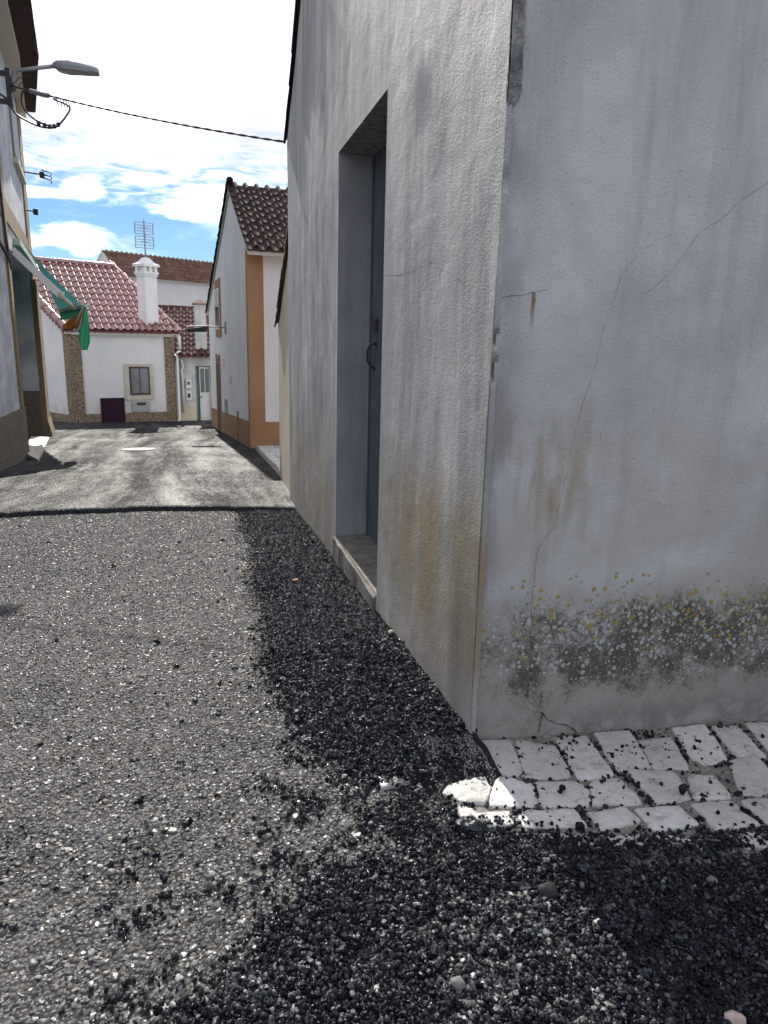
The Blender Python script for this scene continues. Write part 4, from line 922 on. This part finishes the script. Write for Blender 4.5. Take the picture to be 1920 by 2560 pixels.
# wall brackets
for s_, z_, L_, lab in ((5.75, 3.02, .42, 'black coiled wire bracket beneath the upper window sill'), (5.45, 2.28, .20, 'short black wire bracket above the tan string course')):
    t_ = thing('wall_bracket', bp(s_, 0, z_), lab, 'bracket')
    MB().tube([bp(s_, -.02, z_+.03), bp(s_, L_*.7, z_+.01), bp(s_, L_, z_)], .016, 6).build('arm', 'dark_metal', t_)
    MB().box(bp(s_-.04, L_*.72, z_-.055), fB*.08, nB_*.09, UZ*.11).build('clamp', 'rubber', t_, bevel=.01)
    if L_ > .3:
        m = MB()
        for k in range(3): m.tube([bp(s_, L_*.8, z_+.09-k*.07), bp(s_, L_*1.05, z_+.07-k*.07), bp(s_, L_*1.25, z_+.05-k*.075), bp(s_, L_*1.2, z_+.0-k*.07)], .012, 5)
        m.build('coil', 'rubber', t_)

# awning and the flag tied to it
aw = thing('awning', bp(3, 0, 1.3), 'teal folding-arm shop awning half lowered over the street door', 'awning')
bbox(1.45, 5.9, 1.24, 1.33, .10, 'cassette', 'pale_cloth', aw)
n1_, f1_ = Vector((-2.47, 12.22, 1.27)), Vector((-3.07, 16.55, 1.27)); n2_, f2_ = Vector((-1.735, 12.5, .42)), Vector((-2.66, 15.9, .42))
m = MB(); rows = []
for i in range(15):
    a = i/14; rows.append([(n1_.lerp(f1_, b_/20)*(1-a)+n2_.lerp(f2_, b_/20)*a)+UZ*(-.05*math.sin(math.pi*a)+.012*math.sin(b_*1.3+3*a)*a) for b_ in range(21)])
m.grid(rows); m.build('canopy', 'awning_cloth', aw, smooth=True)
m = MB(); m.tube([n2_+UZ*-.01, n2_.lerp(f2_, .5), f2_+UZ*-.01], .028, 8); m.build('front_bar', 'pale_cloth', aw, smooth=True)
m = MB()
ee = Vector((-2.00, 12.2, .535))
st = Vector((-2.62, 12.15, 1.17)); dv = (ee-st).normalized(); sd = dv.cross(UZ).normalized(); uu = sd.cross(dv)
m.box(st-sd*.022-uu*.05, dv*(ee-st).length, sd*.044, uu*.10); m.build('upper_arm', 'white_paint', aw)
m = MB(); fe = Vector((-1.86, 12.45, .36)); m.tube([ee, fe], .032, 8); m.build('forearm', 'stone_frame', aw, smooth=True)
m = MB(); m.tube([ee-UZ*.05, ee+UZ*.06], .045, 10); m.build('elbow', 'stone_frame', aw, smooth=True)
m = MB(); rows = []
for i in range(9):
    a = i/8; rows.append([n2_.lerp(f2_, b_/24)+UZ*(-.03-.16*a*(1-.6*max(0, 1-b_/5)))+nB_*(.02*math.sin(b_*1.7)*a) for b_ in range(25)])
m.grid(rows); m.build('valance', 'flag_green', aw, smooth=True)
fg = thing('flag', n2_, 'green, white and orange flag tied in a bunch to the awning bar', 'flag')
def cloth(name, mat, top, bot, w0, w1, ph, ax_=Vector((.95, -.25, 0))):
    m = MB(); rows = []
    ay_ = Vector((-ax_.y, ax_.x, 0))
    for i in range(15):
        a = i/14; c_ = top.lerp(bot, a); ww = w0+(w1-w0)*(math.sin(a*math.pi*.62)/math.sin(math.pi*.62) if a < .85 else 1-(a-.85)*3)
        rows.append([c_+ax_*((b_/10-.5)*ww)+ay_*(.05*math.sin(b_*.95+ph+a*1.5)*min(1, a*2)) for b_ in range(11)])
    m.grid(rows); return m.build(name, mat, fg, smooth=True)
tp_ = n2_+Vector((.02, -.05, -.01))
cloth('green_panel', 'flag_green', tp_, Vector((-1.76, 12.42, -.27)), .05, .21, .3)
cloth('white_panel', 'flag_white', tp_+Vector((-.01, -.02, 0)), Vector((-1.86, 12.40, .02)), .03, .12, 1.4)
cloth('orange_panel', 'flag_orange', tp_+Vector((-.05, -.03, -.10)), Vector((-1.965, 12.38, .05)), .04, .24, 2.2)
m = MB()
for k in range(5):
    a_ = .2+.35*k; m.tube([tp_+Vector((-.16+.02*k, -.03, -.03+.028*k)), tp_+Vector((-.05, -.05, .01+.01*k)), tp_+Vector((.03, -.03, -.01)), tp_+Vector((.07+.015*k, -.02, .03-.02*k))], .009, 6)
m.tube([tp_+Vector((-.42, .25, .10)), tp_+Vector((-.2, .05, .04)), tp_], .011, 6); m.build('knot', 'pale_cloth', fg, smooth=True)

# ------------------------------------------------------------------ street lamp on its wall bracket
sl = thing('street_lamp', (-1.95, 9.6, 2.3), 'grey street lamp on an angled arm held by a wall bracket', 'lamp')
m = MB(); m.ab((-2.36, 9.57, 2.755), (-1.97, 9.63, 2.80)); m.ab((-2.36, 9.57, 2.47), (-1.97, 9.63, 2.515)); m.tube([(-2.34, 9.6, 2.76), (-1.97, 9.6, 2.52)], .012, 6); m.build('bracket', 'dark_metal', sl)
m = MB(); m.ab((-1.968, 9.565, 2.45), (-1.915, 9.635, 2.83)); m.build('post', 'dark_metal', sl, bevel=.004)
m = MB(); m.tube([(-1.893, 9.6, 2.60), (-1.893, 9.6, 2.74), (-1.875, 9.6, 2.795), (-1.84, 9.6, 2.822), (-1.78, 9.6, 2.835), (-1.45, 9.6, 2.905)], .021, 10); m.build('arm', 'galvanised', sl, smooth=True)
m = MB()
sec = [(-1.47, .028, 2.895, 2.93), (-1.44, .04, 2.885, 2.945), (-1.425, .07, 2.872, 2.948), (-1.36, .088, 2.862, 2.953), (-1.20, .092, 2.862, 2.948), (-1.02, .08, 2.868, 2.925), (-.985, .065, 2.872, 2.915)]
rows = [[(x, 9.6-h, z0), (x, 9.6-h*1.02, z0+(z1-z0)*.55), (x, 9.6-h*.7, z1), (x, 9.6+h*.7, z1), (x, 9.6+h*1.02, z0+(z1-z0)*.55), (x, 9.6+h, z0), (x, 9.6-h, z0)] for x, h, z0, z1 in sec]
m.grid(rows); m.add(rows[-1][:6], [(0, 1, 2, 3, 4, 5)]); m.add(rows[0][:6], [(5, 4, 3, 2, 1, 0)]); lhd = m.build('lamp_head', 'lamp_grey', sl)
m = MB(); m.tube([(-1.31, 9.6, 2.949), (-1.31, 9.6, 2.966)], .035, 12); m.build('photocell', 'lamp_grey', lhd, smooth=False)
m = MB(); rows = []
for i in range(9):
    a = i/8; rows.append([(-1.40+.24*a, 9.6+.072*math.cos(math.pi*(1-k/8)), 2.861-.022*math.sin(math.pi*a)*math.sin(math.pi*k/8)-.002) for k in range(9)])
m.grid(rows); m.build('lens', 'lamp_glass', lhd, smooth=True)
# cable strung across the street
cbl = thing('overhead_cable', (-.6, 8, 2.2), 'black twisted overhead cable strung from the lamp bracket to the grey building', 'cable')
A_, B_ = Vector((-1.94, 9.58, 2.66)), Vector((.735, 6.33, 1.545))
pth = [A_.lerp(B_, k/40)+UZ*(-.16*(k/40)*(1-k/40)) for k in range(41)]
m = MB(); 
for ph in (0, math.pi):
    m.tube([A_.lerp(B_, k/260)+UZ*(-.16*(k/260)*(1-k/260))+Vector((.35, .6, 0)).normalized()*0+Vector((0, .004*math.cos(ph+k*.35), .004*math.sin(ph+k*.35))) for k in range(0, 261)], .0055, 6)
m.build('conductor', 'rubber', cbl)
dvec = (B_-A_)
def cp(t_, dz=0): return A_.lerp(B_, t_)+UZ*(-.16*t_*(1-t_)+dz)
m = MB(); m.tube([cp(.105), cp(.16, -.005), cp(.185)], .024, 8); m.build('tension_clamp', 'galvanised', cbl)
m = MB(); lp = [(-1.94, 9.58, 2.47), (-1.90, 9.58, 2.38), (-1.78, 9.58, 2.31), (-1.66, 9.57, 2.265), (-1.55, 9.56, 2.255), (-1.46, 9.55, 2.28), (-1.36, 9.52, 2.38), (-1.31, 9.48, 2.47), tuple(cp(.21, -.02))]
def smooth_path(P, n=40):
    P = [V3(p) for p in P]; out = []
    for i in range(len(P)-1):
        p0, p1, p2, p3 = P[max(i-1, 0)], P[i], P[i+1], P[min(i+2, len(P)-1)]
        for k in range(6):
            t_ = k/6; out.append(.5*((2*p1)+(p2-p0)*t_+(2*p0-5*p1+4*p2-p3)*t_*t_+(3*p1-p0-3*p2+p3)*t_**3))
    out.append(P[-1]); return out
m.tube(smooth_path(lp), .011, 6); m.tube(smooth_path([tuple(cp(.09)), (-1.80, 9.57, 2.60), (-1.82, 9.57, 2.50), (-1.78, 9.57, 2.40), (-1.68, 9.57, 2.32), (-1.56, 9.56, 2.275)]), .011, 6)
m.build('service_loop', 'rubber', cbl, smooth=True)
m = MB()
for k, (x, z) in enumerate(((-1.66, 2.285), (-1.60, 2.272), (-1.545, 2.262), (-1.50, 2.27), (-1.455, 2.29))): m.box((x-.018, 9.54, z-.018), (.036, 0, .006), (0, .04, 0), (0, 0, .04))
m.build('connectors', 'rubber', cbl)
m = MB()
for t_ in (.222, .238, .25, .262, .274): m.tube([cp(t_, -.004), cp(t_+.003, -.04), cp(t_+.006, -.075)], .0045, 5)
m.build('cable_ties', 'rubber', cbl)
m = MB(); m.tube(smooth_path([(-1.92, 9.57, 2.66), (-1.86, 9.57, 2.70), (-1.82, 9.57, 2.745), (-1.79, 9.57, 2.71), (-1.84, 9.57, 2.655), (-1.92, 9.57, 2.58)]), .005, 5); m.build('binding_wire', 'rubber', cbl)

# ------------------------------------------------------------------ manhole
mh = thing('manhole_cover', (-1.0, 12.13, g(-1, 12.13)+.036), 'round iron manhole cover with a pale mortar rim set in the new asphalt', 'manhole cover')
def disc(r0_, r1_, z, n=40, wob=0.0):
    m = MB(); zz = lambda x, y: g(x, y)+z; rows = []
    for rr in (r0_, r1_):
        rows.append([(-1.0+(rr*(1+wob*math.sin(7*a+rr*40)))*math.cos(a), 12.13+rr*(1+wob*math.sin(5*a))*math.sin(a), 0) for a in [2*math.pi*k/n for k in range(n+1)]])
    rows = [[(x, y, zz(x, y)) for x, y, _ in r] for r in rows]; m.grid(rows); return m
disc(.005, .20, .042).build('lid', 'iron', mh); disc(.205, .25, .047, wob=.09).build('rim', 'slab_stone', mh)

# ------------------------------------------------------------------ loose stuff: pebbles and asphalt crumbs
def ico(sub=2):
    import bmesh
    bm = bmesh.new(); bmesh.ops.create_icosphere(bm, subdivisions=sub, radius=1); vs = np.array([v.co[:] for v in bm.verts]); fs = [tuple(v.index for v in f.verts) for f in bm.faces]; bm.free(); return vs, fs
def chop(v, r, k, lo, hi):
    v = v.copy()
    for _ in range(k):
        n = r.normal(size=3); n /= np.linalg.norm(n); o = r.uniform(lo, hi); d = v@n-o; v[d > 0] -= np.outer(d[d > 0], n)
    return v
def proto(name, v, f, mat, smooth):
    me = bpy.data.meshes.new(name); me.from_pydata([tuple(p) for p in v], [], f); me.materials.append(MATS[mat]); me.update()
    if smooth: me.polygons.foreach_set('use_smooth', [True]*len(me.polygons))
    return bpy.data.objects.new(name, me)
iv, if_ = ico(2); jv, jf = ico(2)
def worn(v, top):
    v = v.copy(); v[:, 2] = np.where(v[:, 2] > top, top+(v[:, 2]-top)*.12, v[:, 2]); return v
PEB = [proto('pebble', worn(chop(iv, np.random.default_rng(100+i), 12, .52, .88), .30+.03*i), if_, 'pebble', i % 2 == 0) for i in range(8)]
def clump(i):
    r = np.random.default_rng(200+i); V_, F_ = [], []
    k = 1+int(r.integers(4, 9))
    for j in range(k):
        s_ = r.uniform(.38, .72); off = r.normal(size=3)*(.42 if j else 0); off[2] *= .7
        F_ += [tuple(a+len(V_)*1 for a in f) for f in jf] if False else [tuple(a+sum(len(x) for x in V_) for a in f) for f in jf]
        V_.append(chop(jv, r, 8, .6, .9)*s_+off)
    return np.concatenate(V_), F_
CRU = [proto('crumb', *clump(i), 'crumb', False) for i in range(7)]
GRN = [proto('grain', chop(jv, np.random.default_rng(300+i), 10, .42, .85), jf, 'crumb', False) for i in range(6)]
def scatter(name, P, R_, S_, protos, label):
    N = len(P); me = bpy.data.meshes.new(name); me.vertices.add(N); me.vertices.foreach_set('co', P.astype(np.float32).ravel())
    for nm, tp_, arr in (('rot', 'FLOAT_VECTOR', R_), ('scl', 'FLOAT_VECTOR', S_)):
        a = me.attributes.new(nm, tp_, 'POINT'); a.data.foreach_set('vector', arr.astype(np.float32).ravel())
    a = me.attributes.new('pick', 'INT', 'POINT'); a.data.foreach_set('value', rng.integers(0, len(protos), N).astype(np.int32))
    me.materials.append(protos[0].data.materials[0])
    o = bpy.data.objects.new(name, me); col.objects.link(o); o['kind'] = 'stuff'; o['label'] = label
    ng = bpy.data.node_groups.new(name, 'GeometryNodeTree'); ng.interface.new_socket('Geometry', in_out='INPUT', socket_type='NodeSocketGeometry'); ng.interface.new_socket('Geometry', in_out='OUTPUT', socket_type='NodeSocketGeometry')
    gi, go = ng.nodes.new('NodeGroupInput'), ng.nodes.new('NodeGroupOutput'); ip = ng.nodes.new('GeometryNodeInstanceOnPoints'); jn = ng.nodes.new('GeometryNodeJoinGeometry')
    for p in protos:
        oi = ng.nodes.new('GeometryNodeObjectInfo'); oi.inputs['Object'].default_value = p; oi.inputs['As Instance'].default_value = True; ng.links.new(oi.outputs['Geometry'], jn.inputs[0])
    def attr(nm, tp_):
        n = ng.nodes.new('GeometryNodeInputNamedAttribute'); n.data_type = tp_; n.inputs['Name'].default_value = nm; return n.outputs[0]
    ng.links.new(gi.outputs[0], ip.inputs['Points']); ng.links.new(jn.outputs[0], ip.inputs['Instance']); ip.inputs['Pick Instance'].default_value = True
    ng.links.new(attr('pick', 'INT'), ip.inputs['Instance Index']); ng.links.new(attr('rot', 'FLOAT_VECTOR'), ip.inputs['Rotation']); ng.links.new(attr('scl', 'FLOAT_VECTOR'), ip.inputs['Scale'])
    ng.links.new(ip.outputs[0], go.inputs[0])
    md = o.modifiers.new('scatter', 'NODES'); md.node_group = ng; return o
def in_sett(x, y):
    r = np.zeros(len(x), bool)
    for p in STONES[:24]+STONES[28:]:
        c = np.zeros(len(x), bool); n = len(p)
        for i in range(n):
            (x1, y1), (x2, y2) = p[i], p[(i+1) % n]
            if y1 == y2: continue
            hit = ((y1 > y) != (y2 > y)) & (x < (x2-x1)*(y-y1)/(y2-y1)+x1); c ^= hit
        r |= c
    return r
def black(x, y):
    xb = lin(y, XB); yb = lin(x, YB)
    w1 = .10*(fb(x*9, y*9, 40)-.5)+.05*(fb(x*30, y*30, 41)-.5)
    d1 = ss(x-xb+1.3*w1, -.10, .05)*ss(y, 1.58, 1.70)*(x < .77)
    d2 = np.maximum(ss(yb-y+1.6*w1, -.06, .05), .55*ss(yb-y+3.5*w1+.10*(fb(x*4, y*4, 48)-.5), -.20, .05)*ss(fb(x*16, y*16, 49), .36, .56))*(1-.75*ss(fb(x*8, y*8, 52), .46, .64)*(x < .72))
    mixz = .55*ss(x, .02, .35)*ss(y, 1.05, 1.2)*ss(fb(x*13, y*13, 43), .42, .62)*(y < 2.0)
    left = .35*ss(fb(x*6, y*6, 44), .60, .72)*ss(y, 1.7, 1.2)
    return np.clip(np.maximum(np.maximum(d1, d2), np.maximum(mixz, left)), 0, 1)
def vis(x, y, pad=.62):       # street side in view, a little beyond
    return (x > -.33-.215*y-pad-.12) & (x < np.where(y < 1.82, 2.1, .775))
def field(n, y0, y1):
    x = rng.uniform(-3.0, 2.2, n); y = rng.uniform(y0, y1, n); k = vis(x, y); return x[k], y[k]
# pebbles of the worn old surface
PX, PY, PS = [], [], []
for y0, y1, dens, r0_, r1_ in ((.35, 2.2, 12000, .0024, .0074), (2.2, 3.6, 8500, .0030, .0080), (3.6, 6.15, 5200, .0040, .0088), (.55, 1.9, 330, .008, .0125)):
    x, y = field(int(dens*5.2*(y1-y0)), y0, y1); k = (y < lin(x, seam)-.03)
    bk = black(x, y); k &= (rng.random(len(x)) > np.clip(bk*1.05, 0, .80)); k &= rng.random(len(x)) < .55+.75*fb(x*5, y*3, 91); k &= ~((x > .60) & (y > 1.38) & (y < 1.85)) | (rng.random(len(x)) < .05)
    k &= ~((x > .72) & (y > 1.30)); x, y = x[k], y[k]
    PX.append(x); PY.append(y); PS.append(r0_+(r1_-r0_)*rng.random(len(x))**1.6)
x, y, s_ = map(np.concatenate, (PX, PY, PS)); N = len(x)
S_ = np.stack([s_*rng.uniform(.9, 1.5, N), s_*rng.uniform(.75, 1.1, N), s_*rng.uniform(.45, .8, N)], 1)
P = np.stack([x, y, G(x, y)+np.where(y < lin(x, YB), .0085, 0)+S_[:, 2]*rng.uniform(-.30, .45, N)], 1)
R_ = np.stack([rng.normal(0, .26, N), rng.normal(0, .26, N), rng.uniform(0, 6.28, N)], 1)
scatter('gravel', P, R_, S_, PEB, 'grey and beige pebbles bedded in the worn road surface'); NPEB = N
# black asphalt grains and lumps
def surf(x, y):
    h = G(x, y)
    st_ = (x > lin(y, XB)-.02) & (x < .78) & (y > 1.56)
    h = h+np.where(st_, strip_h(x, y), 0)
    h = h+np.where(y < lin(x, YB), .008, 0)
    h = h+np.where((x > .45) & (y > 1.22) & (y < 1.80), np.where(in_sett(x, y), .0155, .009), 0)
    return h
QX, QY, QS = [], [], []
for y0, y1, dens, r0_, r1_ in ((.35, 1.75, 42000, .0017, .0082), (1.6, 2.6, 34000, .0017, .0062), (2.6, 4.0, 17000, .0022, .0062), (4.0, 6.0, 8000, .0032, .0066)):
    x, y = field(int(dens*5.2*(y1-y0)), y0, y1); bk = black(x, y)
    on = (x > .46) & (y > 1.25) & (y < 1.80)
    ins = in_sett(x, y); jt = ss(fb(x*12, y*12, 47), .46, .66)
    bk = np.where(on & (x > .58), np.where(ins, .006+.02*ss(fb(x*18, y*18, 46), .56, .7), .05+.42*jt)+.75*ss(lin(x, YB)+.05-y, -.04, .05), np.where(on, bk*np.where(ins, .35, 1), bk))
    bk = np.maximum(bk, .0035); k = rng.random(len(x)) < bk; x, y = x[k], y[k]
    QX.append(x); QY.append(y); QS.append(r0_+(r1_-r0_)*rng.random(len(x))**2.6)
x, y, s_ = map(np.concatenate, (QX, QY, QS)); N = len(x)
S_ = np.stack([s_*rng.uniform(.8, 1.35, N), s_*rng.uniform(.8, 1.2, N), s_*rng.uniform(.65, 1.05, N)], 1)
P = np.stack([x, y, surf(x, y)+S_[:, 2]*rng.uniform(0, .9, N)+.003*ss(fb(x*40, y*40, 61), .35, .7)*(y < 2.6)], 1)
scatter('asphalt_grains', P, rng.uniform(0, 6.28, (N, 3)), S_, GRN, 'black bitumen-coated grit scattered along the wall and road edge'); NG = N
x, y = field(int(2600*5.2*2.2), .55, 2.6); bk = black(x, y); on = in_sett(x, y) & (x > .58)
k = rng.random(len(x)) < np.where(on, .006, np.where((x > .58) & (y > 1.36) & (y < 1.8), .10, np.maximum(bk*.9, .012))); x1, y1 = x[k], y[k]
x, y = field(int(160*5.2*4), 2.6, 6.0); bk = black(x, y); k = rng.random(len(x)) < np.maximum(bk*.7, .035); x = np.concatenate([x1, x[k]]); y = np.concatenate([y1, y[k]]); N = len(x)
s_ = .0048+.0080*rng.random(N)**2.4
S_ = np.stack([s_*rng.uniform(.9, 1.3, N), s_*rng.uniform(.9, 1.2, N), s_*rng.uniform(.7, 1., N)], 1)
P = np.stack([x, y, surf(x, y)+S_[:, 2]*.55], 1)
scatter('asphalt_crumbs', P, np.stack([rng.normal(0, .4, N), rng.normal(0, .4, N), rng.uniform(0, 6.28, N)], 1), S_, CRU, 'clotted lumps of loose black asphalt spilled on the road')
print('pebbles', NPEB, 'grains', NG, 'lumps', N)

# a few pieces big enough to stand alone
def lump(name, x, y, r, mat, seed, label, cat, flat=.75, cl=False):
    rr = np.random.default_rng(seed); v, f = clump(seed) if cl else (chop(iv, rr, 11, .6, .9), if_)
    m = MB(); z = float(surf(np.array([x]), np.array([y]))[0]); vv = v*np.array([r*1.15, r, r*flat]); lo = vv[:, 2].min()
    m.add(vv+np.array([x, y, z-lo*.9]), f); return tag(m.build(name, mat, smooth=not cl), label, cat)
lump('asphalt_lump', .905, 1.505, .0125, 'crumb', 11, 'round black asphalt lump sitting alone on a white sett', 'asphalt lump', .8, True)
lump('asphalt_lump', 1.245, 1.452, .012, 'crumb', 12, 'upright pointed black asphalt chip beside a large white sett', 'asphalt lump', 1.5, False)
lump('asphalt_lump', .60, 1.40, .035, 'crumb', 14, 'biggest heap of clotted asphalt at the end of the white setts', 'asphalt lump', .55, True)
lump('loose_stone', .885, .825, .018, 'pink_stone', 15, 'pinkish loose stone on the black asphalt spill', 'stone', .8)
lump('loose_stone', .425, 1.005, .016, 'pebble', 16, 'pale angular stone half sunk in the black asphalt spill', 'stone', .7)
lump('loose_stone', .70, 1.18, .022, 'pebble', 18, 'grey bitumen-smeared stone, largest lying in the black asphalt spill', 'stone', .6)
lump('tile_shard', .46, 3.62, .018, 'brick_red', 19, 'small red tile shard on the black asphalt strip', 'shard', .35)
lump('loose_stone', .735, 2.66, .012, 'slab_stone', 20, 'white stone wedged at the foot of the grey wall', 'stone', .9)
# wisps of dry grass in the joints
m = MB(); r = random.Random(5)
for cx, cy, n_, h_ in ((1.50, 1.63, 12, .035), (1.62, 1.76, 9, .04), (.985, 1.77, 8, .04), (.775, 1.775, 6, .03), (1.31, 1.42, 5, .02), (.9, 1.00, 3, .03)):
    for k in range(n_):
        b0 = Vector((cx+r.uniform(-.02, .02), cy+r.uniform(-.012, .012), g(cx, cy)+.008)); d = Vector((r.uniform(-1, 1), r.uniform(-1, .4), r.uniform(.1, 1))).normalized()*h_*r.uniform(.5, 1.2); sd = Vector((.0011, .0004, 0))
        m.add([b0-sd, b0+sd, b0+d*.5+sd*.8-UZ*.001, b0+d*.5-sd*.8-UZ*.001, b0+d-UZ*.006], [(0, 1, 2, 3), (3, 2, 4)])
o = m.build('dry_grass', 'straw', kind='stuff'); o['label'] = 'wisps of dry grass in the joints between the setts'
